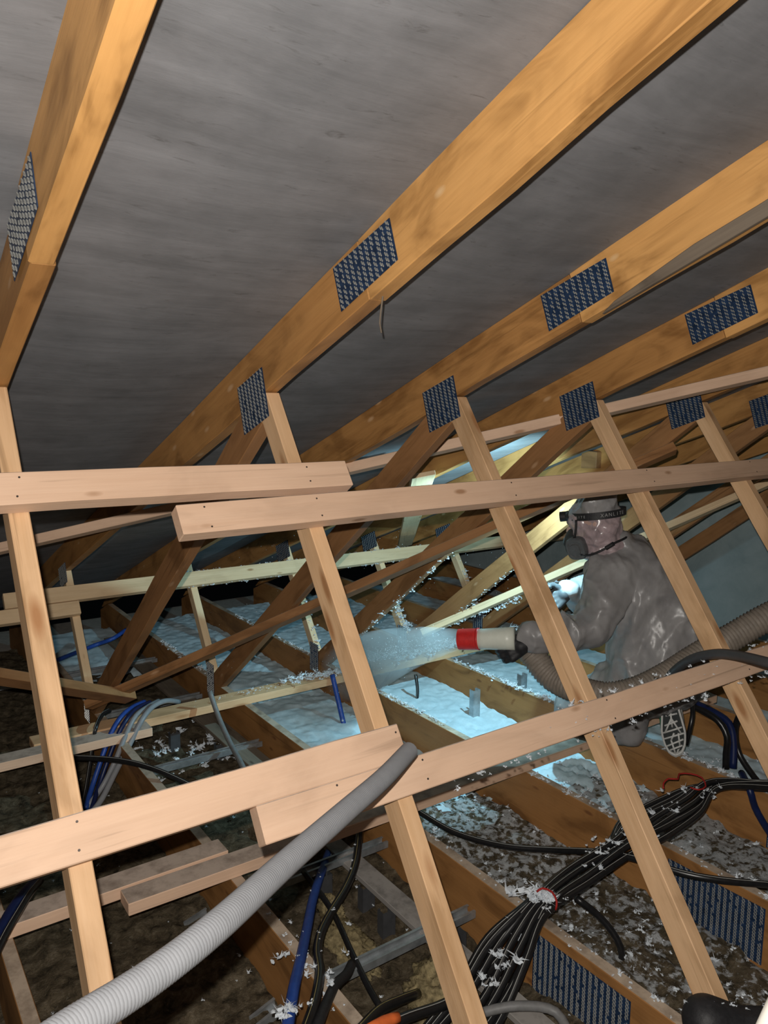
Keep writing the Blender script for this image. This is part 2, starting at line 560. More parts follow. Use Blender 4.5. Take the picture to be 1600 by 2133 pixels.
def nail_plate(root, key, quad, cols, rows):
    """quad: four (Y,Z) corners, camera-height z, going round"""
    q = [Vector((p[0], p[1] + ZO)) for p in quad]
    x = -0.0008
    if key not in PLATES:
        bm = bmesh.new()
        f0 = [bm.verts.new((x, p.x, p.y)) for p in q]
        f = bm.faces.new(f0)
        r = bmesh.ops.extrude_face_region(bm, geom=[f])
        for v in r['geom']:
            if isinstance(v, bmesh.types.BMVert): v.co.x -= 0.0012
        pm = bm_mesh('nail_plate', bm)
        pm.materials.append(M['plate'])
        vs, fs = [], []
        eu = (q[1] - q[0]).normalized(); ev = (q[3] - q[0]).normalized()
        for i in range(cols):
            for j in range(rows):
                for k in (0, 1):
                    if random.random() < 0.04: continue
                    c = bil(q, (i + 0.36 + 0.28 * k) / cols, (j + 0.3 + 0.4 * k) / rows)
                    hl = 0.0044
                    d = (ev * 0.93 + eu * 0.36).normalized() * hl
                    n = Vector((-d.y, d.x)).normalized() * 0.0014
                    o = len(vs)
                    for h in (0, 1):
                        xx = x - 0.0012 - 0.0016 * h
                        t = 1 - 0.25 * h
                        for pp in (c - d * t - n * t, c + d * t - n * t, c + d * t + n * t, c - d * t + n * t):
                            vs.append((xx, pp.x, pp.y))
                    fs += [(o + 4, o + 5, o + 6, o + 7)] + [(o + a, o + (a + 1) % 4, o + 4 + (a + 1) % 4, o + 4 + a) for a in range(4)]
        tm = mesh_from('plate_teeth', vs, fs)
        tm.materials.append(M['teeth'])
        PLATES[key] = (pm, tm)
    pm, tm = PLATES[key]
    p = bpy.data.objects.new('nail_plate', pm); COL.objects.link(p); p.parent = root
    t = bpy.data.objects.new('plate_teeth', tm); COL.objects.link(t); t.parent = p
    t['kind'] = 'stuff'
    return p


# ------------------------------------------------------------------ roof trusses
def member(name, root, poly, d, mat, x=0.0, **kw):
    d = Vector(d).normalized(); n = Vector((-d.y, d.x))
    o = Vector(poly[0])
    loc = [((Vector(p) - o).dot(d), (Vector(p) - o).dot(n)) for p in poly]
    me = prism(name, loc, TH, **kw)
    mm = Matrix(((0, 0, 1, x), (d.x, n.x, 0, o.x), (d.y, n.y, 0, o.y + ZO), (0, 0, 0, 1)))
    me.materials.append(mat)
    ob = bpy.data.objects.new(name, me); COL.objects.link(ob)
    ob.parent = root; ob.matrix_basis = mm
    return ob


def rp(s, h): return DR * s + NR * (BR + h)


TRUSS_LABELS = [
    'nearest roof truss, its rafter and post cut by the left edge of the picture',
    'orange timber truss whose long rafter runs down the middle to the first black node plate',
    'third timber truss from the left, its rafter with the weathered grey bark edge',
    'fourth timber truss from the left, its post crossing in front of the crouching worker',
    'fifth timber truss from the left, its diagonal glaring white beside the headlamp',
    'sixth timber truss from the left, its node plate half cut by the right edge',
    'seventh truss, second from the gable, its timber mostly hidden behind the worker',
    'last and farthest truss, standing against the grey gable wall',
]


def build_truss():
    r = empty('roof_truss', (0, 0, 0))
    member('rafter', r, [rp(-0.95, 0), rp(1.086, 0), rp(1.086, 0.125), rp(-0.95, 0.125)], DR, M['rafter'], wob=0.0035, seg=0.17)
    member('rafter', r, [rp(1.088, 0.002), rp(5.66, 0.002), rp(5.3, 0.1245), rp(1.088, 0.1245)], DR, M['rafter_dimmed'], wob=0.003, seg=0.3)
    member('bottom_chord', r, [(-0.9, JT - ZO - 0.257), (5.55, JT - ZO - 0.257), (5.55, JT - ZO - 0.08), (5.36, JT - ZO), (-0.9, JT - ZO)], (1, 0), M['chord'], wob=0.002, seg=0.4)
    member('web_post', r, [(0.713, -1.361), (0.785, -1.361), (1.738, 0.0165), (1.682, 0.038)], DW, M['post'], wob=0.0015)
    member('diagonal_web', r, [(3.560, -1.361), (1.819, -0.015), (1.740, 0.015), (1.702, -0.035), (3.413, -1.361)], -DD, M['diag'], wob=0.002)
    member('short_web', r, [(3.507, -1.322), (3.55, -1.353), (3.916, -0.817), (3.875, -0.789)], DW, M['far_wood'], wob=0.001)
    nail_plate(r, 'splice', [(1.372, 0.281), (1.177, 0.343), (1.150, 0.266), (1.340, 0.193)], 11, 8)
    nail_plate(r, 'node', [(1.840, 0.049), (1.699, 0.098), (1.664, -0.018), (1.802, -0.068)], 8, 12)
    nail_plate(r, 'chord', [(1.315, -1.393), (1.003, -1.387), (1.003, -1.560), (1.315, -1.560)], 17, 18)
    nail_plate(r, 'low', [(3.58, -1.27), (3.49, -1.27), (3.49, -1.43), (3.58, -1.43)], 5, 14)
    nail_plate(r, 'top', [(3.98, -0.80), (3.83, -0.74), (3.80, -0.83), (3.95, -0.89)], 8, 8)
    return r


T = []
for i in range(8):
    if i == 0:
        r = build_truss()
    else:
        r = T[0].copy(); COL.objects.link(r)
        for ch in list(T[0].children):
            c = ch.copy(); COL.objects.link(c); c.parent = r
            for g in ch.children:
                d = g.copy(); COL.objects.link(d); d.parent = c
    r.location = (X0 + SP * i, 0, 0)
    tag(r, TRUSS_LABELS[i], 'roof truss', 'roof trusses')
    T.append(r)
# the first truss has its lower rafter piece stepped at the splice
for ch in T[0].children:
    if ch.name.startswith('rafter') and ch.location.y > 1.0:
        ch.location.x += 0.004
# the third truss: weathered wane along the lower edge of its upper rafter
me = prism('bark_edge', [(0, 0), (1.9, 0), (1.9, 0.045), (0.25, 0.03), (0.04, 0.012)], 0.012, 0.002, 0.12, 0.003)
mm = Matrix(((0, 0, -1, -0.0005), (-DR.x, NR.x, 0, 1.25), (-DR.y, NR.y, 0, 0), (0, 0, 0, 1)))
p = rp(1.02, -0.012)
mm[1][3] = p.x; mm[2][3] = p.y + ZO
me.materials.append(M['bark'])
o = bpy.data.objects.new('bark_edge', me); COL.objects.link(o); o.parent = T[2]; o.matrix_basis = mm
o['label'] = 'weathered grey bark edge'
me = prism('packing_block', [(-0.05, -0.04), (0.05, -0.045), (0.05, 0.05), (-0.05, 0.045)], 0.04, 0.002, 5)
me.materials.append(M['diag'])
o = bpy.data.objects.new('packing_block', me); COL.objects.link(o); o.parent = T[5]
o.matrix_basis = Matrix(((0, 0, -1, 0), (1, 0, 0, 2.67), (0, 1, 0, 1.365), (0, 0, 0, 1)))
# a bent nail hanging from the second rafter
o = obj('bent_nail', tube('bent_nail', [Vector((0.010, 1.212, 1.83)), Vector((0.006, 1.213, 1.80)), Vector((0.002, 1.21, 1.78)), Vector((0.004, 1.207, 1.762))], 0.0017, 6), M['bark'])
o.parent = T[1]

# ------------------------------------------------------------------ boards nailed across the trusses
def nails(par, pts, n):
    for p in pts:
        me = bpy.data.meshes.get('nail_head_mesh')
        if me is None:
            me = tube('nail_head_mesh', [Vector((0, 0, -0.004)), Vector((0, 0, 0.0006))], 0.0021, 8)
            me.materials.append(M['nail'])
        o = bpy.data.objects.new('nail_head', me); COL.objects.link(o)
        q = Vector((0, n.x, n.y)).to_track_quat('Z', 'Y').to_matrix().to_4x4()
        q.translation = p
        o.parent = par
        o.matrix_basis = par.matrix_basis.inverted() @ q


def post_board(x0, s0, x1, s1, width, label, wob=0.0015, xs=()):
    o = plank('cross_board', on_post(x0, s0, 0.0185), on_post(x1, s1, 0.0185), (0, DW.x, DW.y), width, 0.036, M['board'], wob=wob, seg=0.12)
    tag(o, label, 'board', 'boards nailed across the posts')
    pts = []
    for x in xs:
        for ds in (-0.02, 0.021):
            t = (x - x0) / (x1 - x0)
            pts.append(on_post(x + random.uniform(-.006, .006), s0 + (s1 - s0) * t + ds + random.uniform(-.004, .004), 0.0368))
    nails(o, pts, NW)
    return o


UB = post_board(-0.9, 0.740, 0.967, 0.738, 0.066, 'upper left pale board across the posts, ending above the lapped one', xs=(0.256, 0.86))
UBR = post_board(0.537, 0.650, 3.55, 0.693, 0.066, 'upper right long board across the posts, passing above the worker\'s head', xs=(0.60, 0.86, 1.46, 2.06, 2.66))
LB = post_board(-0.9, 0.125, 0.871, 0.1245, 0.070, 'lower left pale board across the posts, with a grey knot by the first post', xs=(0.256, 0.86))
LBR = post_board(0.542, 0.0575, 3.3, 0.0575, 0.066, 'lower right board across the posts, dusted with white fluff, grey conduit over its end', xs=(0.70, 0.90, 1.46, 2.06))


def flat_board(x0, y0, x1, y1, width, mat, label, z=JT, name='batten'):
    o = plank(name, (x0, y0, z + 0.0185), (x1, y1, z + 0.0185), (0, 1, 0), width, 0.036, mat, wob=0.0015, seg=0.2)
    return tag(o, label, 'batten', 'battens laid on the ceiling joists')


flat_board(0.255, 2.068, 0.872, 2.070, 0.078, M['board'], 'dusty near batten on the joists, ending behind its lapped neighbour')
flat_board(0.546, 1.983, 3.3, 1.965, 0.076, M['board'], 'dusty near batten with sawn end by the first post, running under the lower board')
flat_board(-0.5, 3.085, 0.98, 3.085, 0.085, M['board'], 'far batten on the joists at left, ending under the draped blue and grey ducts')
flat_board(0.54, 3.190, 4.4, 3.175, 0.095, M['post'], 'long far batten on the joists, caked with white fluff where the nozzle blows')


def web2_board(x0, s0, x1, s1, width, label):
    n = NW
    def pt(x, s):
        p = DW * s + n * (-3.6365 + 0.0185)
        return Vector((x, p.x, p.y + ZO))
    o = plank('cross_board', pt(x0, s0), pt(x1, s1), (0, DW.x, DW.y), width, 0.036, M['far_wood'], wob=0.001)
    return tag(o, label, 'board', 'boards across the short webs')


web2_board(0.556, 1.4235, 4.5, 1.4135, 0.076, 'long pale green-lit board far back across the short webs')
web2_board(-0.6, 1.349, 0.875, 1.3475, 0.066, 'short pale board end far left, lapped below the long far board')


def diag_pt(x, y, z): return Vector((x, y, z + ZO))


def brace(name, a, b, width, label, mat=M['diag'], nrm=None, thick=0.036):
    a, b = Vector(a), Vector(b)
    x = (b - a).normalized()
    n = Vector(nrm)
    wd = n.cross(x)
    o = plank(name, a, b, wd, width, thick, mat, wob=0.0015, seg=0.25)
    return tag(o, label, 'brace', 'diagonal braces under the roof')


NROOF = (0, NR.x, NR.y)
NDIAG = (0, ND.x, ND.y)
off = Vector((0, NR.x, NR.y)) * 0.0175
dn_ = Vector((0, DR.x, DR.y)) * 0.02
brace('wind_brace', Vector((0.05, 3.349 * 1.02, -0.631 * 1.02 + ZO)) + dn_, Vector((2.75 * 1.057, 1.098 * 1.057, 0.223 * 1.057 + ZO)) + dn_, 0.05, 'long thin brace rising rightwards under the rafters, behind the posts', M['board'], NROOF)
od = Vector((0, ND.x, ND.y)) * -0.019
brace('wind_brace', Vector((0.77, 3.236, -1.224 + ZO)) + od, Vector((2.665, 1.815, -0.125 + ZO)) + od, 0.056, 'brown brace climbing from a joist across the diagonals to behind the worker', M['diag'], NDIAG)
brace('wind_brace', Vector((-0.2, 2.325, -0.52 + ZO)) + od * 2, Vector((0.93, 3.195, -1.192 + ZO)) + od * 2, 0.060, 'brace at far left sloping down right onto the foot of the brown brace', M['diag'], NDIAG)
brace('wind_brace', Vector((2.507, 3.188, -1.187 + ZO)) + od, Vector((4.4, 1.735, -0.063 + ZO)) + od, 0.060, 'fluff-caked brace behind the nozzle, rising towards the respirator', M['far_wood'], NDIAG)
brace('wind_brace', (1.93, 2.454, 1.358), (3.19, 4.255, 0.676), 0.10, 'flat pale board descending left of the lit rafter to the long far board', M['far_wood'], NROOF, 0.02)

# ------------------------------------------------------------------ partition head in the second bay: plank, steel channels and studs
def u_channel(name, a, b, wdir, width, depth, mat, parent=None, lip=True):
    t = 0.002
    a, b = Vector(a), Vector(b)
    L = (b - a).length
    prof = [(-width / 2, 0), (-width / 2, depth), (-width / 2 + 0.008, depth), (-width / 2 + 0.008, depth - t), (-width / 2 + t, depth - t), (-width / 2 + t, t),
            (width / 2 - t, t), (width / 2 - t, depth - t), (width / 2 - 0.008, depth - t), (width / 2 - 0.008, depth), (width / 2, depth), (width / 2, 0)]
    mm = frame(a, b - a, wdir)
    v, f = [], []
    for x in (0, L):
        for (p, q) in prof: v.append((x, p, q))
    n = len(prof)
    f = [(i, (i + 1) % n, n + (i + 1) % n, n + i) for i in range(n)]
    return obj(name, mesh_from(name, v, f), mat, parent, mm)


pk = plank('plank', (1.275, 0.6, 0.15), (1.275, 2.45, 0.15), (1, 0, 0), 0.068, 0.018, M['grey_wood'])
tag(pk, 'grey weathered plank lying along the second bay on black studs, near the bottom', 'plank')
pk = plank('plank', (1.335, 2.6, 0.15), (1.335, 4.9, 0.15), (1, 0, 0), 0.10, 0.018, M['bark'])
tag(pk, 'dark grey plank in the second bay further back, under the leaning grey tube', 'plank')
for (y, x0, x1, lab) in ((1.545, 0.90, 1.42, 'steel channel nearest the camera, crossing over the grey plank end'),
                         (1.985, 0.95, 1.42, 'steel channel at the upper end of the near grey plank'),
                         (2.935, 0.88, 1.42, 'galvanised channel behind the lower left board, black duct above it'),
                         (3.62, 0.90, 1.42, 'steel channel just behind the far batten'),
                         (4.30, 0.30, 1.42, 'steel channel far left in the dark, blue duct above it')):
    o = u_channel('steel_channel', (x0, y, 0.150), (x1, y, 0.150), (0, 1, 0), 0.038, 0.022, M['steel'])
    tag(o, lab, 'channel', 'steel ceiling channels')
for k, (x, y, lab) in enumerate(((1.25, 1.83, 'black steel stud beside the near plank, upper of two'), (1.235, 1.70, 'black steel stud beside the near plank, lower of two'),
                                 (1.17, 1.955, 'black steel stud under the upper channel by the blue duct'), (1.34, 1.50, 'dark stud below the channel behind the second post'),
                                 (1.285, 3.05, 'dark stud under the far plank'), (1.16, 3.28, 'dark stud left of the far plank, below the far batten'), (1.29, 2.80, 'dark stud right of the galvanised channel'))):
    o = u_channel('steel_stud', (x, y, -0.002), (x, y, 0.142), (1, 0, 0), 0.045, 0.03, M['darkgrey'])
    tag(o, lab, 'stud', 'steel studs')
for (x, y, z, lab) in ((2.50, 2.72, 0.0, 'galvanised stud end standing in the fresh wool by the lit joist'), (2.20, 3.30, 0.0, 'galvanised stud in the bay where the wool lands'), (2.86, 2.75, 0.0, 'short galvanised stud topped with a cap of fluff')):
    o = u_channel('steel_stud', (x, y, z), (x, y, z + 0.24), (1, 0, 0), 0.045, 0.03, M['steel'])
    tag(o, lab, 'stud', 'galvanised studs')
for (x, y, lab) in ((0.795, 2.06, 'small grey metal clip against the joist below the near batten'), (0.80, 1.615, 'small grey metal clip against the joist at the bottom edge')):
    o = u_channel('metal_clip', (x - 0.045, y, 0.06), (x + 0.03, y + 0.01, 0.072), (0, 1, 0), 0.04, 0.025, M['steel'])
    tag(o, lab, 'clip')

# ------------------------------------------------------------------ loose wool between the joists
def wool_grid(name, x0, x1, y0, y1, step, zf, mat, mask=None):
    xs = np.arange(x0, x1 + step * 0.5, step); ys = np.arange(y0, y1 + step * 0.5, step)
    gx, gy = np.meshgrid(xs, ys)
    z = zf(gx, gy)
    v = np.stack([gx + (fbm(gx * 60, gy * 60, 3, 2) - .4) * step, gy + (fbm(gx * 60, gy * 60, 9, 2) - .4) * step, z], -1).reshape(-1, 3)
    n = len(xs)
    keep = np.ones((len(ys) - 1, n - 1), bool)
    if mask is not None:
        mk = mask(gx, gy)
        keep = (mk[:-1, :-1] + mk[1:, :-1] + mk[:-1, 1:] + mk[1:, 1:]) > 0
    idx = np.arange(len(ys) * n).reshape(len(ys), n)
    q = np.stack([idx[:-1, :-1], idx[:-1, 1:], idx[1:, 1:], idx[1:, :-1]], -1)[keep]
    used = np.unique(q)
    remap = -np.ones(idx.size, int); remap[used] = np.arange(len(used))
    me = bpy.data.meshes.new(name)
    me.from_pydata(v[used].tolist(), [], remap[q].tolist())
    me.update()
    return obj(name, me, mat, smooth=True)


def old_z(x, y):
    return 0.028 + 0.055 * fbm(x * 7, y * 7, 1, 3) + 0.035 * fbm(x * 28, y * 28, 2, 3)


BAYS = [(X0 + SP * i + TH + 0.002, X0 + SP * (i + 1) - 0.002) for i in range(-1, 8)]
oldlab = ['brown loose wool left of the nearest joist', 'brown loose wool in the dark bay below the left boards', 'brown loose wool around the steel studs and grey plank',
          'brown loose wool speckled white under the thick black cable bundle', 'brown loose wool showing between white patches at lower right']
for k, (a, b_) in enumerate(BAYS[:5]):
    o = wool_grid('loose_wool', max(a, -0.3), b_, -0.4, 5.3, 0.016, old_z, (M['old_ins'], M['old_ins'], M['old_ins'], M['mix3'], M['mix4'])[k])
    tag(o, oldlab[k], 'insulation', kind='stuff')


def fresh_mask(ybound, soft, low):
    def f(x, y):
        p = np.clip((y - ybound) / soft, -1.0, 1.0)
        n = 0.7 * (fbm(x * 13, y * 13, 21, 4) - 0.47) + 1.0 * (fbm(x * 50, y * 50, 8, 3) - 0.42)
        return n + np.maximum(p * 0.55, low)
    return f


def fresh_z(yb, soft, low, lift=0.0):
    mk = fresh_mask(yb, soft, low)
    def f(x, y):
        m_ = np.clip(mk(x, y), -0.05, 0.35)
        return (old_z(x, y) - 0.004) * (0.65 - m_) / 0.7 + 0.078 * (0.05 + m_) / 0.7 + 0.012 * fbm(x * 24, y * 24, 17, 3) + m_ * 0.02 + lift * np.clip(y - 2.2, 0, 1)
    return f, mk


FR = [(2, 4.3, 0.5, -0.5, 'white blown wool at the far end of the stud bay'), (3, 2.25, 0.45, -0.75, 'fresh white wool in the bay left of the lit joist'),
      (4, 1.95, 0.5, -0.6, 'bright blue-lit fresh wool in the bay under the spray'), (5, 1.0, 0.7, 0.2, 'fresh white wool beside the worker\'s shoe'),
      (6, 0.5, 0.6, 0.3, 'fresh white wool beyond the worker'), (7, 0.5, 0.6, 0.3, 'fresh white wool by the gable')]
for (k, yb, sf, lo, lab) in FR:
    zf, mk = fresh_z(yb, sf, lo, 0.03)
    o = wool_grid('blown_wool', BAYS[k][0], BAYS[k][1], 0.3, 5.3, 0.0125 if k in (3, 4, 5) else 0.025, zf, M['bay_wool'], mk)
    tag(o, lab, 'insulation', kind='stuff')


def tufts(name, pts, sizes, label, mat=None, strands=9):
    """small ragged clumps of fibre: a crumpled core with thin bent flakes sticking out; pts Nx3"""
    V, F = [], []
    ico = bmesh.new(); bmesh.ops.create_icosphere(ico, subdivisions=1, radius=1)
    iv = np.array([v.co[:] for v in ico.verts]); ic = [tuple(v.index for v in f.verts) for f in ico.faces]; ico.free()
    for p, s in zip(pts, sizes):
        p = np.array(p)
        for q_ in range(3 if strands > 4 else 1):
            o = len(V)
            cv = iv * (RNG.uniform(0.3, 1.0, (len(iv), 1))) * np.array([RNG.uniform(0.4, 1.2), RNG.uniform(0.4, 1.2), 0.55]) * s * 0.62
            V.extend((cv + p + RNG.normal(size=3) * s * (0.45, 0.45, 0.2) * (q_ > 0)).tolist()); F.extend([tuple(i + o for i in f) for f in ic])
        for _ in range(strands):
            d = RNG.normal(size=3); d[2] = abs(d[2]) * 0.7; d /= np.linalg.norm(d)
            e = RNG.normal(size=3); e -= d * e.dot(d); e /= np.linalg.norm(e)
            L = s * RNG.uniform(0.5, 1.3); wd = s * RNG.uniform(0.03, 0.09)
            mid = p + d * L * 0.5 + e * L * 0.15; tip = p + d * L + RNG.normal(size=3) * L * 0.2
            o = len(V)
            V.extend([(p - e * wd).tolist(), (p + e * wd).tolist(), (mid + e * wd).tolist(), (mid - e * wd).tolist(), tip.tolist()])
            F.extend([(o, o + 1, o + 2, o + 3), (o + 3, o + 2, o + 4)])
    me = bpy.data.meshes.new(name)
    me.from_pydata(V, [], F); me.update()
    o = obj(name, me, mat or M['white_ins'])
    return tag(o, label, 'insulation', kind='stuff')


def scatter_floor(k, y0, y1, n, s0, s1, label, dens=None):
    a, b_ = BAYS[k]
    P, S = [], []
    for _ in range(n):
        x, y = random.uniform(a + .01, b_ - .01), random.uniform(y0, y1)
        if dens and random.random() > dens(x, y): continue
        s = random.uniform(s0, s1) * random.choice((0.6, 0.8, 1, 1, 1.5))
        z = float(old_z(np.array([x]), np.array([y]))[0]) + 0.006 + s * 0.3
        P.append((x, y, z)); S.append(s)
    return tufts('wool_tufts', P, S, label)


patch = lambda x, y: 0.12 + 0.9 * max(0, float(fbm(np.array([x * 6]), np.array([y * 6]), 31, 3)[0]) - 0.36) * 3
scatter_floor(3, 0.7, 2.6, 900, 0.005, 0.013, 'white tufts sprinkled on the brown wool under the cable bundle', patch)
scatter_floor(4, 0.7, 2.4, 800, 0.006, 0.014, 'white tufts on the wool right of the third joist', patch)
scatter_floor(5, 0.8, 2.4, 500, 0.008, 0.016, 'white tufts around the shoe', None)
scatter_floor(2, 0.9, 3.4, 70, 0.004, 0.009, 'few white flecks between the steel studs', None)
scatter_floor(1, 0.9, 3.4, 60, 0.003, 0.007, 'few pale flecks in the dark left bay', None)
scatter_floor(2, 3.0, 3.5, 60, 0.012, 0.025, 'small white drift behind the far batten in the stud bay', None)


def scatter_line(pts, n, s0, s1, spread, label, dz=0.004):
    pts, _ = resample([Vector(p) for p in pts], 0.01)
    P, S = [], []
    for _ in range(n):
        p = random.choice(pts)
        s = random.uniform(s0, s1) * random.choice((0.5, 0.7, 1, 1.4))
        P.append((p.x + random.gauss(0, spread[0]), p.y + random.gauss(0, spread[1]), p.z + dz + random.uniform(0, spread[2]))); S.append(s)
    return tufts('wool_tufts', P, S, label)


jx = [X0 + SP * i + TH / 2 for i in range(8)]
scatter_line([(jx[4], 2.25, JT), (jx[4], 3.1, JT)], 170, .007, .014, (.012, 0, .006), 'thick white fluff along the top of the lit joist under the nozzle')
scatter_line([(jx[3], 2.45, JT), (jx[3], 3.1, JT)], 130, .005, .011, (.012, 0, .004), 'white fluff along the top of the fourth joist, under the spray')
scatter_line([(jx[2], 3.5, JT), (jx[2], 4.3, JT)], 90, .005, .012, (.012, 0, .004), 'white fluff on the far part of the third joist')
scatter_line([(jx[3], 3.5, JT), (jx[3], 4.6, JT)], 90, .005, .012, (.012, 0, .004), 'white fluff on the far part of the fourth joist')
scatter_line([(jx[1], 1.35, JT), (jx[1], 1.75, JT)], 26, .004, .009, (.014, 0, .002), 'white flecks on the joist beside the blue duct')
scatter_line([(jx[2], 0.9, JT), (jx[2], 1.9, JT)], 34, .004, .010, (.014, 0, .002), 'white flecks on the joist with the big nail plate at the bottom')
scatter_line([(jx[3], 1.0, JT), (jx[3], 1.9, JT)], 60, .006, .013, (.014, 0, .004), 'white flecks on the joist right of the third post')
scatter_line([(jx[4], 1.2, JT), (jx[4], 1.9, JT)], 60, .008, .016, (.014, 0, .004), 'white fluff on the joist under the shoe')
scatter_line([(2.30, 3.18, 0.30), (3.3, 3.18, 0.30)], 300, .008, .02, (.02, .03, .02), 'thick white fluff caked on the far batten where the jet lands')
scatter_line([(1.70, 3.18, 0.297), (2.05, 3.18, 0.297)], 120, .006, .02, (.03, .02, .02), 'white clump hanging on the far batten left of the second post')
scatter_line([(1.2, 3.18, 0.297), (1.9, 3.18, 0.297)], 60, .004, .008, (.03, .02, .004), 'white flecks along the far batten left of the second post')
c0 = on_post(1.1, 0.0905, 0.02)
scatter_line([on_post(1.3, 0.091, 0.02), on_post(2.6, 0.091, 0.02)], 48, .003, .010, (.01, .008, .003), 'white flecks along the top edge of the lower right board')
scatter_line([on_post(0.95, 0.022, 0.02), on_post(2.2, 0.022, 0.02)], 60, .003, .010, (.01, .008, .003), 'white fibres hanging along the bottom edge of the lower right board', -0.008)
scatter_line([on_post(1.2, 0.05, 0.038), on_post(2.2, 0.06, 0.038)], 16, .002, .004, (.01, .006, .02), 'tiny white flecks on the face of the lower right board', 0)
scatter_line([Vector((2.55, 3.155, 0.42)), Vector((3.1, 2.74, 0.70))], 170, .006, .017, (.02, .02, .012), 'white fluff stuck along the brace behind the nozzle')
pw = lambda y: Vector((2.655, y, 1.62 + (BD_ - 0.09 - ND.x * y) / ND.y))
scatter_line([pw(3.2), pw(2.6)], 70, .004, .009, (.016, .004, .004), 'white fluff under the lit diagonal of the fifth truss', -0.006)
pw3 = lambda y: Vector((2.055, y, 1.62 + (BD_ - 0.09 - ND.x * y) / ND.y))
scatter_line([pw3(3.2), pw3(2.4)], 90, .004, .009, (.016, .004, .004), 'white fluff under the dark diagonal of the fourth truss', -0.006)
def web2(x, s, h=0.0):
    p = DW * s + NW * (-3.6365 + h); return Vector((x, p.x, p.y + ZO))
scatter_line([web2(1.4, 1.46, 0.02), web2(3.0, 1.455, 0.02)], 90, .004, .010, (.01, .008, .004), 'white fibres along the top of the long far board')
scatter_line([web2(1.4, 1.383, 0.03), web2(3.0, 1.375, 0.03)], 90, .004, .010, (.01, .008, .004), 'white fibres hanging below the long far board', -0.01)
scatter_line([web2(2.658, 0.93, 0.01), web2(2.658, 1.2, 0.01)], 70, .008, .018, (.012, .01, .006), 'white clumps on the short web behind the jet')
scatter_line([web2(2.058, 0.93, 0.01), web2(2.058, 1.3, 0.01)], 40, .005, .011, (.012, .01, .006), 'white flecks on the short web left of the second post')
scatter_line([web2(3.258, 0.93, 0.01), web2(3.258, 1.25, 0.01)], 60, .008, .018, (.012, .01, .006), 'white clumps on the short web above the nozzle')
# specks in the air
P, S = [], []
for _ in range(170):
    y = random.uniform(2.6, 3.7)
    x = random.uniform(1.3, 3.0)
    P.append((x, y, random.uniform(0.45, 1.05))); S.append(random.uniform(.0015, .0045))
for _ in range(40):
    P.append((random.uniform(2.6, 3.3), random.uniform(2.7, 3.6), random.uniform(0.7, 1.0))); S.append(random.uniform(.003, .007))
o = tufts('airborne_flakes', P, S, 'white wool flakes drifting in the dark behind the posts', None, 3)
# the jet
tip = Vector((1.885, 2.165, 0.747)); land = Vector((2.08, 3.18, 0.30))
ax = (land - tip)
P, S = [], []
for _ in range(1500):
    t = random.random() ** 0.8
    r = (0.02 + 0.13 * t) * abs(random.gauss(0, 0.6))
    a = random.uniform(0, 6.283)
    u1 = ax.normalized().cross(Vector((0, 0, 1))).normalized(); u2 = u1.cross(ax.normalized())
    q = tip + ax * t + Vector((0, 0, 0.10 * t * (1 - t))) + (u1 * math.cos(a) * 1.2 + u2 * math.sin(a) * 0.8) * r
    P.append(tuple(q)); S.append(random.uniform(.0015, .0055))
tufts('wool_jet', P, S, 'jet of white wool flakes blown leftwards from the red nozzle tip', None, 3)
pth = [tip + ax * t + Vector((0, 0, 0.10 * t * (1 - t))) for t in np.linspace(0, 1.04, 12)]
me = tube('wool_mist', pth, lambda i, s: 0.04 + 0.135 * i / 11, 20)
mt = bpy.data.materials.new('wool_mist'); mt.use_nodes = True
nt = mt.node_tree; nt.nodes.remove(nt.nodes['Principled BSDF'])
vs_ = nt.nodes.new('ShaderNodeVolumeScatter'); vs_.inputs['Color'].default_value = (0.95, 0.97, 1, 1); vs_.inputs['Anisotropy'].default_value = 0.0
nn = noise(nt, coords(nt, (4, 4, 4), False), 1.6, 5, 0.65, 0.6)
dn = nt.nodes.new('ShaderNodeMapRange'); dn.inputs[1].default_value = 0.35; dn.inputs[2].default_value = 0.75; dn.inputs[3].default_value = 0.3; dn.inputs[4].default_value = 9.0
nt.links.new(nn, dn.inputs[0]); nt.links.new(dn.outputs[0], vs_.inputs['Density'])
nt.links.new(vs_.outputs[0], nt.nodes['Material Output'].inputs['Volume'])
o = obj('wool_mist', me, mt)
tag(o, 'pale blue mist of wool dust trailing from the nozzle to the joists', 'mist', kind='stuff')


def wool_lump(loc, r, label, mat, seed, flat=0.55):
    bm = bmesh.new(); bmesh.ops.create_icosphere(bm, subdivisions=5, radius=1)
    for v in bm.verts:
        c = v.co
        n = fbm(np.array([c.x * 2.5 + seed]), np.array([c.y * 2.5 + c.z * 3.1]), seed)[0] + 0.5 * fbm(np.array([c.x * 8 + seed]), np.array([c.y * 8 + c.z * 9]), seed + 4)[0]
        n += 0.35 * fbm(np.array([c.x * 22 + seed]), np.array([c.y * 22 + c.z * 25]), seed + 7)[0]
        v.co = c * (0.38 + 0.72 * n)
        v.co.x *= r[0]; v.co.y *= r[1]; v.co.z *= r[2]
    o = obj('torn_wool', bm_mesh('torn_wool', bm), mat, None, Matrix.Translation(loc), True)
    return tag(o, label, 'insulation')


wool_lump((1.10, 1.72, 0.075), (0.06, 0.13, 0.04), 'yellowish torn wool scrap between blue duct and grey plank', M['yellow_wool'], 3)
wool_lump((1.13, 1.86, 0.09), (0.03, 0.06, 0.05), 'small yellow wool flake beside the blue duct', M['yellow_wool'], 5)
wool_lump((1.17, 1.40, 0.10), (0.075, 0.085, 0.075), 'clump of beige wool left of the second post near the bottom', M['yellow_wool'], 8)

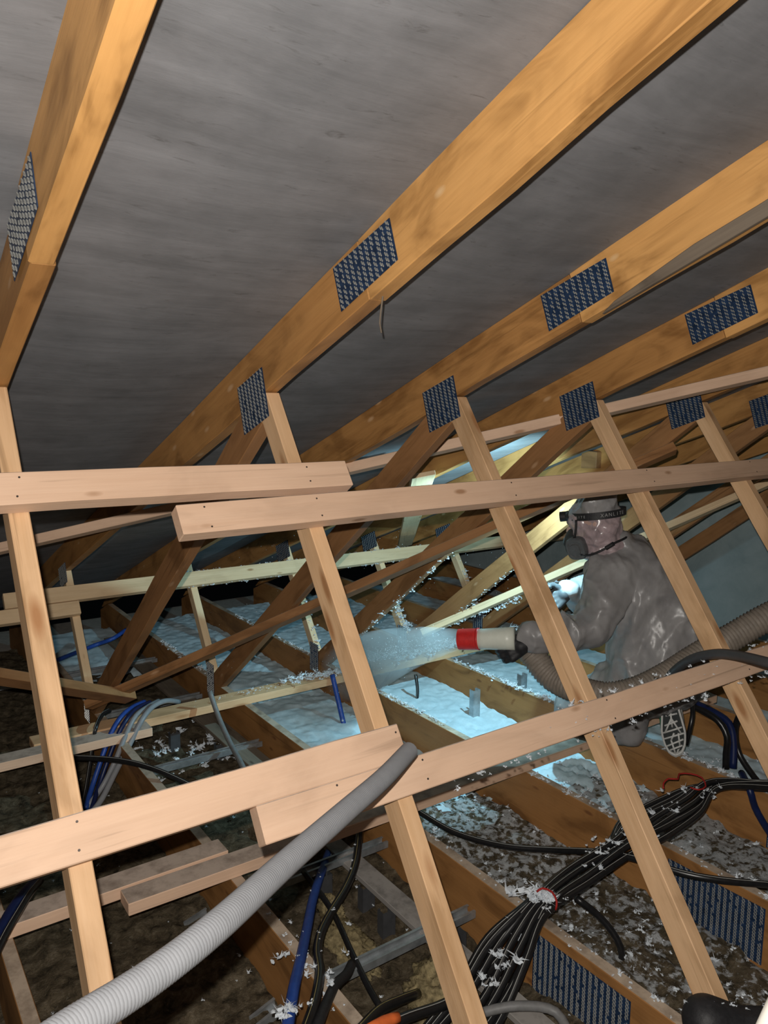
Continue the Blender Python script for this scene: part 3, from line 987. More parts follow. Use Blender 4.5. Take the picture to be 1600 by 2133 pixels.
# ------------------------------------------------------------------ ducts, cables and hoses
PATHS = {
  'flex': [(0.087, 0.597, 1.116), (0.124, 0.619, 1.107), (0.195, 0.653, 1.093), (0.285, 0.699, 1.084), (0.425, 0.805, 1.052), (0.575, 0.905, 1.028), (0.702, 0.986, 1.011), (0.82, 1.072, 0.994)],
  'bundle': [(1.077, 1.247, 0.12), (1.21, 1.268, 0.17), (1.323, 1.294, 0.24), (1.443, 1.31, 0.298), (1.672, 1.374, 0.27), (1.872, 1.377, 0.29), (2.018, 1.389, 0.305), (2.257, 1.419, 0.29), (2.43, 1.421, 0.305), (2.609, 1.31, 0.3), (2.749, 1.243, 0.27)],
  'c2': [(1.613, 2.053, 0.18), (1.657, 1.892, 0.16), (1.727, 1.727, 0.17), (1.805, 1.586, 0.2), (1.843, 1.425, 0.26), (1.867, 1.304, 0.29), (1.907, 1.185, 0.295), (1.968, 1.102, 0.295), (2.075, 1.02, 0.285), (2.151, 0.976, 0.27)],
  'c3': [(1.652, 1.354, 0.22), (1.7, 1.304, 0.17), (1.722, 1.259, 0.12), (1.723, 1.239, 0.08), (1.72, 1.244, 0.04)],
  'blue_main': [(1.348, 2.186, 0.12), (1.248, 2.069, 0.14), (1.061, 1.841, 0.19), (0.935, 1.662, 0.24), (0.835, 1.517, 0.285), (0.751, 1.399, 0.32), (0.688, 1.308, 0.33), (0.652, 1.262, 0.33)],
  'c5': [(1.403, 2.109, 0.22), (1.314, 1.984, 0.22), (1.232, 1.882, 0.2), (1.15, 1.808, 0.19), (1.049, 1.725, 0.2), (0.957, 1.629, 0.23), (0.893, 1.537, 0.26), (0.843, 1.44, 0.287), (0.78, 1.356, 0.3), (0.732, 1.308, 0.3), (0.691, 1.273, 0.29)],
  'c6': [(1.094, 1.968, 0.18), (1.084, 1.783, 0.16), (1.026, 1.577, 0.17), (1.002, 1.462, 0.16), (0.995, 1.395, 0.15)],
  'c7': [(0.985, 1.519, 0.2), (0.94, 1.474, 0.22), (0.882, 1.43, 0.25), (0.811, 1.356, 0.285), (0.758, 1.301, 0.3), (0.703, 1.252, 0.3)],
  'c8a': [(0.909, 1.268, 0.24), (0.979, 1.27, 0.23), (1.094, 1.279, 0.2), (1.192, 1.301, 0.18), (1.269, 1.323, 0.17), (1.338, 1.325, 0.2)],
  'c8b': [(0.822, 1.243, 0.29), (0.928, 1.314, 0.24), (1.01, 1.35, 0.2), (1.093, 1.38, 0.16)],
  'orange': [(0.847, 1.234, 0.29), (0.892, 1.244, 0.28), (0.93, 1.245, 0.27)],
  'gray': [(1.136, 1.221, 0.19), (1.167, 1.214, 0.19), (1.218, 1.185, 0.2), (1.276, 1.146, 0.2), (1.308, 1.117, 0.19), (1.302, 1.078, 0.18), (1.278, 1.042, 0.17)],
  'gray_lean': [(1.257, 3.1, 0.378), (1.27, 3.04, 0.28), (1.259, 2.9, 0.218), (1.231, 2.72, 0.197), (1.219, 2.62, 0.164)],
  't_black': [(0.895, 3.37, 0.28), (0.827, 3.234, 0.32), (0.773, 3.121, 0.32), (0.758, 3.125, 0.25), (0.733, 3.083, 0.18), (0.703, 3.027, 0.12), (0.67, 2.959, 0.08)],
  't_blue1': [(1.055, 3.385, 0.28), (0.948, 3.21, 0.335), (0.874, 3.12, 0.34), (0.82, 3.086, 0.29), (0.774, 3.057, 0.21), (0.722, 3.015, 0.12), (0.675, 2.934, 0.08)],
  't_blue2': [(1.075, 3.365, 0.28), (0.97, 3.195, 0.335), (0.893, 3.095, 0.34), (0.846, 3.069, 0.29), (0.797, 3.042, 0.21), (0.743, 3.001, 0.12), (0.688, 2.903, 0.08)],
  't_gray1': [(1.113, 3.36, 0.28), (1.008, 3.183, 0.335), (0.927, 3.096, 0.34), (0.872, 3.051, 0.29), (0.813, 3.005, 0.21), (0.754, 2.993, 0.12), (0.685, 2.948, 0.08)],
  't_gray2': [(1.186, 3.297, 0.28), (1.09, 3.192, 0.34), (1.013, 3.134, 0.35), (0.943, 3.066, 0.33), (0.883, 3.04, 0.25), (0.805, 2.984, 0.17), (0.732, 2.916, 0.11), (0.671, 2.872, 0.08)],
  'c11': [(0.383, 3.271, 0.22), (0.515, 3.116, 0.26), (0.654, 2.945, 0.29), (0.777, 2.807, 0.3), (0.865, 2.688, 0.29), (0.943, 2.581, 0.26), (1.002, 2.525, 0.22)],
  'c12b': [(0.352, 2.122, 0.34), (0.309, 2.047, 0.36), (0.272, 1.995, 0.36), (0.233, 1.923, 0.36), (0.178, 1.824, 0.36)],
  'c12k': [(0.362, 2.114, 0.34), (0.321, 2.038, 0.36), (0.281, 1.96, 0.37), (0.241, 1.891, 0.37), (0.194, 1.797, 0.37)],
  'c13': [(1.325, 4.556, 0.29), (1.224, 4.471, 0.275), (1.139, 4.517, 0.24), (1.026, 4.441, 0.24), (0.877, 4.286, 0.26), (0.782, 4.174, 0.27)],
  'c14': [(1.902, 3.12, 0.321), (1.906, 3.1, 0.265), (1.904, 3.06, 0.192), (1.901, 3.02, 0.121), (1.897, 2.97, 0.042)],
  'c15': [(2.34, 3.23, 0.317), (2.32, 3.18, 0.274), (2.3, 3.186, 0.223), (2.28, 3.232, 0.154), (2.26, 3.257, 0.103)],
  'c16': [(2.39, 3.078, 0.237), (2.39, 3.059, 0.151), (2.39, 3.073, 0.041)],
  'dark_hose': [(2.097, 1.404, 0.758), (1.994, 1.305, 0.85), (1.932, 1.214, 0.923), (1.897, 1.122, 0.971), (1.856, 1.032, 0.998), (1.79, 0.922, 1.023), (1.763, 0.82, 1.035)],
  'rib_hose': [(2.06, 2.02, 0.755), (2.10, 1.985, 0.70), (2.115, 1.895, 0.632), (2.13, 1.78, 0.615), (2.158, 1.671, 0.62), (2.25, 1.61, 0.641), (2.37, 1.569, 0.687), (2.478, 1.538, 0.738), (2.601, 1.487, 0.802), (2.721, 1.415, 0.882), (2.869, 1.323, 0.961)],
  'r1': [(2.79, 1.773, 0.426), (2.84, 1.738, 0.399), (2.89, 1.679, 0.356), (2.89, 1.633, 0.3), (2.89, 1.632, 0.227), (2.89, 1.629, 0.166)],
  'r2': [(2.82, 1.759, 0.424), (2.89, 1.714, 0.386), (2.94, 1.659, 0.34), (2.94, 1.632, 0.266), (2.92, 1.615, 0.163)],
  'r3': [(2.94, 1.584, 0.499), (2.94, 1.608, 0.41), (2.96, 1.639, 0.311), (2.96, 1.615, 0.215), (2.94, 1.533, 0.15), (2.92, 1.485, 0.135)],
  'r4': [(2.656, 1.435, 0.29), (2.558, 1.348, 0.29), (2.588, 1.341, 0.22), (2.605, 1.319, 0.17), (2.65, 1.299, 0.1)],
  'r5': [(2.74, 1.706, 0.463), (2.7, 1.675, 0.422), (2.68, 1.671, 0.368), (2.69, 1.687, 0.299)],
  'red1': [(2.257, 1.491, 0.32), (2.272, 1.503, 0.33), (2.299, 1.503, 0.34), (2.324, 1.482, 0.34), (2.363, 1.503, 0.34), (2.399, 1.479, 0.34), (2.404, 1.44, 0.34), (2.376, 1.407, 0.33), (2.333, 1.407, 0.33), (2.325, 1.433, 0.33)],
  'red2': [(1.443, 1.315, 0.34), (1.456, 1.307, 0.35), (1.465, 1.281, 0.35), (1.456, 1.256, 0.34), (1.451, 1.254, 0.32)],
}


def duct(key, r, mat, label, cat='duct', group=None, stripe=None, name='cable_duct', shift=(0, 0, 0), ribs=None, ring=10, step=0.02):
    pts = [Vector(p) + Vector(shift) for p in PATHS[key]] if isinstance(key, str) else [Vector(p) for p in key]
    path = catmull(pts, step)
    if ribs:
        path, _ = resample(path, ribs / 3)
        rad = lambda i, s: r * (1 + 0.07 * (1, -0.5, -0.5)[i % 3] * (0.5 if r < 0.03 else 1))
    else:
        rad = r
    o = obj(name, tube(name, path, rad, ring), mat, smooth=True)
    tag(o, label, cat, group)
    if stripe:
        vd = Vector((0, 0, ZO))
        sp = []
        for i, p in enumerate(path):
            t = (path[min(i + 1, len(path) - 1)] - path[max(i - 1, 0)]).normalized()
            u = Vector((-0.35, -0.2, 1)); u = (u - t * u.dot(t))
            if u.length < 0.2: u = Vector((-1, -0.6, 0)) - t * Vector((-1, -0.6, 0)).dot(t)
            sp.append(p + u.normalized() * r * 0.97)
        so = obj('stripe', tube('stripe', sp, r * 0.085, 5), stripe, o, o.matrix_basis.copy(), True)
        so['label'] = 'thin pale line along the duct'
    return o


duct('flex', 0.0162, M['greypipe'], 'light grey ribbed conduit sweeping up from the bottom left over the lower boards', 'conduit', name='flexible_conduit', ribs=0.0042, ring=18)
duct('blue_main', 0.0135, M['blue'], 'thick blue duct running down over the joist to the bottom edge', 'duct')
duct('c5', 0.0125, M['black'], 'black duct with a yellowish line curving down beside the thick blue duct', 'duct', stripe=M['ystripe'])
duct('c6', 0.0085, M['black'], 'thin black cable straight across the stud bay, crossing under the curving duct', 'cable', name='cable')
duct('c7', 0.0125, M['rubber'], 'short black hose with an open cut end on the joist at the bottom', 'hose', name='hose')
duct('c8a', 0.0125, M['black'], 'black white-lined duct passing behind the second post at the bottom edge', 'duct', stripe=M['stripe'])
duct('c8b', 0.012, M['black'], 'black duct curling at the bottom edge left of the orange conduit', 'duct', stripe=M['ystripe'])
duct('orange', 0.0125, M['orange'], 'orange conduit end peeking in at the bottom edge', 'conduit', name='conduit')
duct('gray', 0.0115, M['midgrey'], 'grey conduit arching at the bottom edge beside the big nail plate', 'conduit', name='conduit')
duct('gray_lean', 0.011, M['midgrey'], 'grey tube leaning on the far batten', 'conduit', name='conduit')
duct('c2', 0.0105, M['black'], 'single black duct crossing the bays rightwards behind the third post', 'duct', stripe=M['stripe'])
duct('c3', 0.010, M['black'], 'black cable bending down into the speckled wool', 'cable', name='cable')
duct('t_black', 0.0085, M['black'], 'black cable hooked over the far batten, left of the blue ducts', 'cable', name='cable', stripe=M['stripe'])
duct('t_blue1', 0.0105, M['blue'], 'left of two blue ducts draped over the far batten', 'duct')
duct('t_blue2', 0.0095, M['navy'], 'right darker one of two blue ducts draped over the far batten', 'duct')
duct('t_gray1', 0.0105, M['greypipe'], 'left of two pale grey ducts draped over the far batten', 'duct')
duct('t_gray2', 0.0115, M['greypipe'], 'right of two pale grey ducts draped over the far batten', 'duct')
duct('c11', 0.0105, M['black'], 'black duct lying over the joist just above the lower left board', 'duct', stripe=M['stripe'])
duct('c12b', 0.014, M['navy'], 'dark blue duct at the left edge below the lower board', 'duct')
duct('c12k', 0.009, M['black'], 'black striped cable at the left edge below the lower board', 'cable', name='cable', stripe=M['stripe'])
duct('c13', 0.012, M['blue'], 'blue duct in the dark far left behind the first diagonal', 'duct')
duct('c14', 0.0125, M['blue'], 'blue duct dropping from the far batten into the fresh wool', 'duct')
duct('c15', 0.009, M['black'], 'black striped cable looping below the landing wool', 'cable', name='cable', stripe=M['stripe'])
duct('c16', 0.0085, M['black'], 'black cable standing upright in the blue-lit bay', 'cable', name='cable', stripe=M['stripe'])
duct('dark_hose', 0.0135, M['darkgrey'], 'dark grey hose lying over the lower right board in front of the worker', 'hose', name='hose')
duct('rib_hose', 0.048, M['hose'], 'wide beige ribbed blowing hose passing below the worker\'s arm', 'hose', name='blowing_hose', ribs=0.014, ring=24)
duct('r1', 0.014, M['black'], 'black duct arching beyond the shoe into the fresh wool', 'duct')
duct('r2', 0.015, M['navy'], 'dark blue duct falling beside the fourth post', 'duct')
duct('r3', 0.013, M['black'], 'black duct bending behind the fourth post', 'duct')
duct('r4', 0.0125, M['navy'], 'dark blue duct below the cable bundle at the right edge', 'duct')
duct('r5', 0.009, M['black'], 'black cable hanging close behind the shoe', 'cable', name='cable')
for k, (dx, dy, dz, fan) in enumerate(((-0.035, 0.03, 0.006, 0.5), (-0.012, 0.022, 0.012, 1.0), (0.012, 0.0, 0.016, -0.3), (0.02, -0.02, 0.008, 0.8), (0.03, -0.035, 0.012, -0.9), (0.0, -0.055, 0.0, -1.0), (-0.02, 0.05, -0.002, 1.3))):
    pts = []
    for j, p in enumerate(PATHS['bundle']):
        e = 1.35 - 0.13 * j + (0.75 if j in (6, 7) else 0)
        if j == 3 or j == 8: e = 0.55
        pts.append(Vector(p) + Vector((dx * e, dy * e, dz * 0.8 + 0.008 * math.sin(j * 1.3 + k * 2) * (j not in (3, 6)))))
    duct(pts, 0.0105, M['black'], 'one of the black white-lined ducts in the thick bundle crossing the lower right joists', 'duct', 'black ducts tied in the thick bundle', M['stripe'])
duct('red1', 0.0028, M['red'], 'red twine knotted round the bundle near the right edge', 'twine', name='twine')
duct('red2', 0.0028, M['red'], 'red twine round the bundle where it crosses the nail-plated joist', 'twine', name='twine')
bp = [Vector(p) for p in PATHS['bundle']]
scatter_line([bp[3] + Vector((0, 0, 0.02))] * 2 + [bp[3] + Vector((0.03, 0.0, 0.02))], 30, .012, .024, (.018, .018, .006), 'white clump on the bundle over the nail-plated joist', 0.006)
scatter_line([bp[1] + Vector((0.0, 0, 0.03)), bp[2] + Vector((0.03, 0, 0.03))], 16, .012, .022, (.025, .025, .006), 'white clumps on the lower end of the bundle', 0.002)
scatter_line([p + Vector((0, 0, 0.02)) for p in bp[4:9]], 46, .006, .015, (.03, .03, .006), 'white flecks along the upper part of the bundle', 0.002)
for key, n in (('blue_main', 10), ('c5', 10), ('c6', 5), ('c2', 10), ('c14', 7)):
    scatter_line([Vector(p) + Vector((0, 0, 0.012)) for p in PATHS[key]], n, .004, .009, (.008, .006, .002), {'blue_main': 'white tufts stuck to the thick blue duct', 'c5': 'white flecks stuck to the curving black duct', 'c6': 'white flecks on the thin black cable', 'c2': 'white flecks on the single black duct', 'c14': 'white fluff at the foot of the dropping blue duct'}[key], 0)
scatter_line([(0.80, 1.545, 0.285), (0.86, 1.42, 0.285)], 14, .009, .016, (.008, .01, .01), 'white clump between blue duct and joist top', 0)
scatter_line([(0.70, 1.335, 0.335), (0.695, 1.32, 0.335)], 9, .010, .015, (.012, .006, .006), 'white clump wrapped round the blue duct at the bottom edge', 0.006)

# ------------------------------------------------------------------ the worker
def capsules(name, caps, voxel, smooth_it=6, wrinkle=None):
    """one continuous skin grown over tapered limbs: caps = [(a, ra, b, rb), ...]"""
    bm = bmesh.new()
    for (a, ra, b_, rb) in caps:
        a, b_ = Vector(a), Vector(b_)
        for (c, r) in ((a, ra), (b_, rb)):
            bmesh.ops.create_icosphere(bm, subdivisions=3, radius=r, matrix=Matrix.Translation(c))
        d = b_ - a
        if d.length > 1e-4:
            q = d.to_track_quat('Z', 'Y').to_matrix().to_4x4(); q.translation = (a + b_) / 2
            bmesh.ops.create_cone(bm, cap_ends=True, segments=24, radius1=ra, radius2=rb, depth=d.length, matrix=q)
    me = bpy.data.meshes.new(name); bm.to_mesh(me); bm.free()
    o = bpy.data.objects.new('tmp', me); COL.objects.link(o)
    r = o.modifiers.new('r', 'REMESH'); r.mode = 'VOXEL'; r.voxel_size = voxel
    s = o.modifiers.new('s', 'SMOOTH'); s.iterations = smooth_it; s.factor = 0.6
    if wrinkle:
        tx = bpy.data.textures.new('wrinkle', 'MUSGRAVE'); tx.musgrave_type = 'RIDGED_MULTIFRACTAL'
        tx.noise_scale = wrinkle[1]; tx.octaves = 2.5
        w_ = o.modifiers.new('w', 'DISPLACE'); w_.texture = tx; w_.strength = wrinkle[0]; w_.mid_level = 0.6
        w_.texture_coords = 'GLOBAL'
        s2 = o.modifiers.new('s2', 'SMOOTH'); s2.iterations = 1; s2.factor = 0.5
    dg = bpy.context.evaluated_depsgraph_get(); dg.update()
    out = bpy.data.meshes.new_from_object(o.evaluated_get(dg))
    out.name = name
    bpy.data.objects.remove(o)
    bpy.data.meshes.remove(me)
    return out


person = empty('person', (2.60, 1.85, JT))
tag(person, 'person crouching in grey plastic overalls, hood, headlamp and respirator, blowing wool with a nozzle', 'person')
HC = Vector((2.441, 1.985, 1.170))
HF = Vector((-0.55, 0.835, -0.06)).normalized(); HL = Vector((-0.835, -0.55, 0)); HU = HL.cross(HF) * -1
if HU.z < 0: HU = -HU
def hp(f, l, u): return HC + HF * f + HL * l + HU * u

LSH, LEL, LWR = Vector((2.43, 1.885, 0.985)), Vector((2.285, 1.855, 0.800)), Vector((2.06, 1.962, 0.768))
RSH, REL, RWR, RHD = Vector((2.70, 2.00, 1.00)), Vector((2.66, 2.20, 0.80)), Vector((2.52, 2.175, 0.853)), Vector((2.462, 2.203, 0.815))
# body: head with face, neck, trunk, arms and legs in one skin
skin = capsules('body', [
    (hp(0, 0, 0.03), 0.088, hp(0.012, 0, -0.03), 0.078), (hp(0.03, 0, -0.06), 0.055, hp(0.05, 0, -0.095), 0.038),
    (hp(0.088, 0, 0.005), 0.012, hp(0.108, 0, -0.025), 0.016), (hp(0.075, 0.035, 0.03), 0.014, hp(0.075, -0.035, 0.03), 0.014),
    (hp(-0.01, 0.078, -0.01), 0.02, hp(-0.012, 0.08, 0.015), 0.02), (hp(-0.01, -0.078, -0.01), 0.02, hp(-0.012, -0.08, 0.015), 0.02),
    (hp(-0.02, 0, -0.08), 0.06, (2.52, 1.94, 1.05), 0.065), ((2.54, 1.93, 1.0), 0.10, (2.62, 1.80, 0.55), 0.12),
    (LSH, 0.055, LEL, 0.042), (LEL, 0.042, LWR, 0.03), (RSH, 0.055, REL, 0.042), (REL, 0.042, RWR, 0.03),
    ((2.57, 1.85, 0.52), 0.09, (2.47, 2.06, 0.35), 0.06), ((2.47, 2.06, 0.35), 0.055, (2.645, 1.81, 0.445), 0.033),
    ((2.70, 1.83, 0.50), 0.09, (2.74, 2.12, 0.34), 0.06), ((2.74, 2.12, 0.34), 0.055, (2.83, 1.90, 0.40), 0.035)], 0.011, 4)
obj('body', skin, M['skin'], person, smooth=True)
for sd_ in (1, -1):
    e = obj('eye', capsules('eye', [(hp(0.080, 0.032 * sd_, 0.012), 0.012, hp(0.080, 0.032 * sd_, 0.012), 0.012)], 0.004, 2), M['shoe_white'], person, smooth=True)
over = capsules('overalls', [
    ((2.625, 1.79, 0.585), 0.18, (2.625, 1.79, 0.62), 0.20), ((2.625, 1.79, 0.62), 0.20, (2.615, 1.81, 0.76), 0.195), ((2.615, 1.81, 0.76), 0.195, (2.585, 1.87, 0.90), 0.175),
    ((2.585, 1.87, 0.90), 0.175, (2.565, 1.915, 0.99), 0.14), ((2.58, 1.92, 1.01), 0.105, (2.525, 1.94, 1.07), 0.085), ((2.565, 1.93, 0.985), 0.13, RSH, 0.10), ((2.55, 1.92, 0.985), 0.13, LSH, 0.10),
    (LSH, 0.098, LEL, 0.078), (LEL, 0.076, LWR + Vector((0.018, -0.010, 0.004)), 0.060), (RSH, 0.09, REL, 0.07), (REL, 0.066, RWR, 0.05),
    ((2.50, 1.80, 0.56), 0.10, (2.51, 1.79, 0.62), 0.10),
    ((2.55, 1.85, 0.54), 0.125, (2.46, 2.05, 0.37), 0.10), ((2.475, 1.98, 0.345), 0.08, (2.515, 1.90, 0.36), 0.065),
    ((2.72, 1.85, 0.54), 0.125, (2.74, 2.10, 0.37), 0.10), ((2.74, 2.10, 0.36), 0.09, (2.84, 1.88, 0.40), 0.065),
    ((2.56, 1.78, 0.525), 0.085, (2.70, 1.80, 0.54), 0.085), ((2.60, 1.80, 0.50), 0.07, (2.66, 1.80, 0.44), 0.055), ((2.55, 1.86, 0.52), 0.10, (2.50, 1.855, 0.355), 0.072), ((2.50, 1.90, 0.40), 0.06, (2.66, 1.81, 0.455), 0.062)], 0.0085, 5)
crumple(over, [(0.030, (8, 8, 2.8)), (0.009, (13, 13, 9)), (0.0035, (30, 30, 20))], 4)
obj('overalls', over, M['film'], person, smooth=True)['label'] = 'shiny crinkled grey plastic overalls'
hood = capsules('hood', [(hp(0.026, 0, 0.02), 0.083, hp(0.03, 0, -0.04), 0.068), (hp(-0.004, 0, 0.05), 0.088, hp(-0.012, 0, -0.01), 0.092), (hp(-0.012, 0, -0.01), 0.092, hp(-0.02, 0, -0.075), 0.078), (hp(0.004, 0.0, -0.06), 0.070, hp(0.028, 0, -0.085), 0.055),
                         (hp(-0.03, 0, -0.07), 0.075, (2.53, 1.935, 1.05), 0.085), (hp(-0.012, 0, 0.075), 0.078, hp(-0.02, 0, 0.122), 0.058)], 0.008, 4, (0.012, 0.09))
hood.materials.append(M['hood_low']); hood.materials.append(M['film'])
crumple(hood, [(0.007, (24, 24, 11)), (0.003, (50, 50, 30))], 9)
for p in hood.polygons:
    p.material_index = 1 if (p.center - HC).dot(HU) > 0.045 or (p.center - HC).dot(HU) < -0.125 else 0
obj('hood', hood, None, person, smooth=True)['label'] = 'translucent plastic hood, pinkish below the strap'


def head_ring(f0, u0, rf, rl, tilt, n=64):
    return [hp(f0 + rf * math.cos(a), rl * math.sin(a), u0 + tilt * math.cos(a)) for a in np.linspace(0, 2 * math.pi, n, endpoint=False)]


# headband, its lettering and the lamp
RF, RL, BU, TL = 0.104, 0.0985, 0.047, -0.010
bandv, bandf = [], []
n = 72
for i in range(n):
    a = 2 * math.pi * i / n
    for (dr, du) in ((0.0, -0.0145), (0.004, -0.0145), (0.004, 0.0145), (0.0, 0.0145)):
        bandv.append(hp(-0.008 + (RF + dr) * math.cos(a), (RL + dr) * math.sin(a), BU + TL * math.cos(a) + du))
for i in range(n):
    j = (i + 1) % n
    for k in range(4):
        bandf.append((i * 4 + k, i * 4 + (k + 1) % 4, j * 4 + (k + 1) % 4, j * 4 + k))
band = obj('headband', mesh_from('headband', bandv, bandf), M['rubber'], person)
band['label'] = 'black elastic headlamp strap with grey lettering'
LV, LF = [], []
def letter(ch, ang, size):
    cu = bpy.data.curves.new('t', 'FONT'); cu.body = ch; cu.size = size; cu.align_x = 'CENTER'; cu.align_y = 'CENTER'; cu.extrude = 0.0003; cu.resolution_u = 2
    to = bpy.data.objects.new('t', cu); COL.objects.link(to)
    dg = bpy.context.evaluated_depsgraph_get(); dg.update()
    me = bpy.data.meshes.new_from_object(to.evaluated_get(dg))
    pos = hp(-0.008 + (RF + 0.0046) * math.cos(ang), (RL + 0.0046) * math.sin(ang), BU + TL * math.cos(ang))
    nrm = (HF * math.cos(ang) / RF + HL * math.sin(ang) / RL).normalized()
    y = HU; x = y.cross(nrm).normalized()
    mm = Matrix((x, nrm.cross(x), nrm)).transposed().to_4x4(); mm.translation = pos
    o_ = len(LV)
    LV.extend([mm @ v.co for v in me.vertices]); LF.extend([tuple(i + o_ for i in p.vertices) for p in me.polygons])
    bpy.data.objects.remove(to); bpy.data.meshes.remove(me)


for start in (62, 108):
    for i, ch in enumerate('XANLITE'):
        if start == 62 and i > 6: continue
        letter(ch, math.radians(start - 33 + i * 6.4 if start == 62 else start - 4 + i * 8.4), 0.019 if start == 108 else 0.013)
lt = obj('lettering', mesh_from('lettering', LV, LF), M['band_text'], band)
lampbody = capsules('headlamp', [(hp(0.10, 0.022, BU - 0.008), 0.017, hp(0.10, -0.022, BU - 0.008), 0.017), (hp(0.105, 0, BU - 0.008), 0.020, hp(0.118, 0, BU - 0.012), 0.020)], 0.004, 2)
hl = obj('headlamp', lampbody, M['rubber'], person, smooth=True)
obj('lens', tube('lens', [hp(0.122, 0, BU - 0.012), hp(0.128, 0, BU - 0.013)], 0.014, 20), M['glow'], hl)
rg = tube('bezel', [hp(0.105, 0, BU - 0.011), hp(0.141, 0, BU - 0.014)], 0.0205, 24, False)
obj('bezel', rg, M['rubber'], hl, smooth=True)
# respirator with a filter on each cheek and straps
resp = capsules('respirator', [(hp(0.085, 0, -0.035), 0.030, hp(0.095, 0, -0.07), 0.036), (hp(0.08, 0.035, -0.07), 0.028, hp(0.08, -0.035, -0.07), 0.028), (hp(0.06, 0, -0.10), 0.03, hp(0.08, 0, -0.09), 0.032)], 0.006, 3)
rs = obj('respirator', resp, M['rubber'], person, smooth=True)
for sd_ in (1, -1):
    c = hp(0.066, 0.075 * sd_, -0.082)
    axf = (HL * sd_ * 0.9 + HF * 0.25 - HU * 0.25).normalized()
    u1 = (HU + HF * 0.15 - axf * (HU + HF * 0.15).dot(axf)).normalized(); u2 = axf.cross(u1)
    fv, ff = [], []
    rings = [(-0.020, 0.72), (-0.016, 0.95), (0.010, 1.0), (0.018, 0.92), (0.0185, 0.72), (0.0165, 0.68), (0.0165, 0.50), (0.021, 0.46), (0.022, 0.0)]
    K = 28
    for (h, s) in rings:
        for k in range(K):
            a = 2 * math.pi * k / K
            ca, sa = math.cos(a), math.sin(a)
            sq = (abs(ca) ** 3.2 + abs(sa) ** 3.2) ** (-1 / 3.2)
            fv.append(c + axf * h + (u1 * ca * 0.046 + u2 * sa * 0.040) * sq * max(s, 0.001))
    for i in range(len(rings) - 1):
        for k in range(K):
            ff.append((i * K + k, i * K + (k + 1) % K, (i + 1) * K + (k + 1) % K, (i + 1) * K + k))
    ff.append(tuple(range(K)))
    fo_ = obj('filter', mesh_from('filter', fv, ff), M['mask'], rs, smooth=False)
    fo_['label'] = 'rounded grey filter cartridge'
def strap(pts, wdt=0.0045):
    return obj('strap', tube('strap', catmull(pts, 0.012), wdt, 6), M['rubber'], rs, smooth=True)
strap([hp(0.064, 0.098, 0.033), hp(0.066, 0.098, 0.0), hp(0.072, 0.092, -0.035), hp(0.082, 0.075, -0.058)], 0.005)
strap([hp(0.05, 0.088, -0.105), hp(0.015, 0.098, -0.105), hp(-0.03, 0.105, -0.085), hp(-0.075, 0.085, -0.06), hp(-0.11, 0.04, -0.048), hp(-0.12, -0.02, -0.045)], 0.005)
strap([hp(-0.045, 0.098, -0.078), hp(-0.075, 0.085, -0.06)], 0.0085)


# hands in gloves, five separate fingers each
def glove(name, wrist, knuck, across, palm_n, curl, mat, length=0.085):
    """wrist to knuckle row; across = towards the index side; palm_n = out of the palm"""
    wrist, knuck = Vector(wrist), Vector(knuck)
    fwd = (knuck - wrist).normalized(); ac = Vector(across); ac = (ac - fwd * ac.dot(fwd)).normalized(); pn = Vector(palm_n); pn = (pn - fwd * pn.dot(fwd) - ac * pn.dot(ac)).normalized()
    caps = [(wrist, 0.030, wrist + fwd * 0.03, 0.032)]
    for k in range(4):
        caps.append((wrist + fwd * 0.025 + ac * (0.012 - 0.008 * k), 0.021, knuck + ac * (0.030 - 0.020 * k), 0.0155))
    for k, ln in enumerate((0.92, 1.0, 0.95, 0.76)):
        p = knuck + ac * (0.032 - 0.0215 * k); d = fwd.copy(); r = 0.0112 if k < 3 else 0.0098
        ang = 0
        for sgm, fr in enumerate((0.42, 0.33, 0.25)):
            ang += curl[sgm]
            d = fwd * math.cos(ang) + pn * math.sin(ang)
            q = p + d * length * ln * fr
            caps.append((p, r, q, r * 0.93)); p = q; r *= 0.93
    p = wrist + fwd * 0.03 + ac * 0.028 + pn * 0.008
    for d, l, r in ((ac * 0.75 + fwd * 0.55 + pn * 0.4, 0.038, 0.0145), (fwd * 0.6 + ac * 0.15 + pn * 0.8, 0.032, 0.0125), (fwd * 0.4 - ac * 0.25 + pn * 0.9, 0.024, 0.0115)):
        q = p + d.normalized() * l; caps.append((p, r, q, r * 0.92)); p = q
    return obj(name, capsules(name, caps, 0.0042, 3), mat, person, smooth=True)


NZ0 = Vector((1.992, 2.011, 0.771)); NZ1 = Vector((1.885, 2.165, 0.747)); nd = (NZ1 - NZ0).normalized()
side = nd.cross(Vector((0, 0, 1))).normalized()
g = glove('glove', LWR + Vector((-0.005, 0.0, -0.012)), LWR + Vector((-0.068, 0.035, -0.042)), (0.1, 0.2, 1), (-0.1, 0.9, 0.3), (0.5, 0.9, 0.7), M['rubber'])
g['label'] = 'black work glove closed round the nozzle'
g = glove('glove', RWR, RHD, (0.3, 0.3, 1), (-0.6, 0.2, -0.4), (0.5, 0.7, 0.6), M['darkgrey'])
g['label'] = 'dark work glove of the far hand'

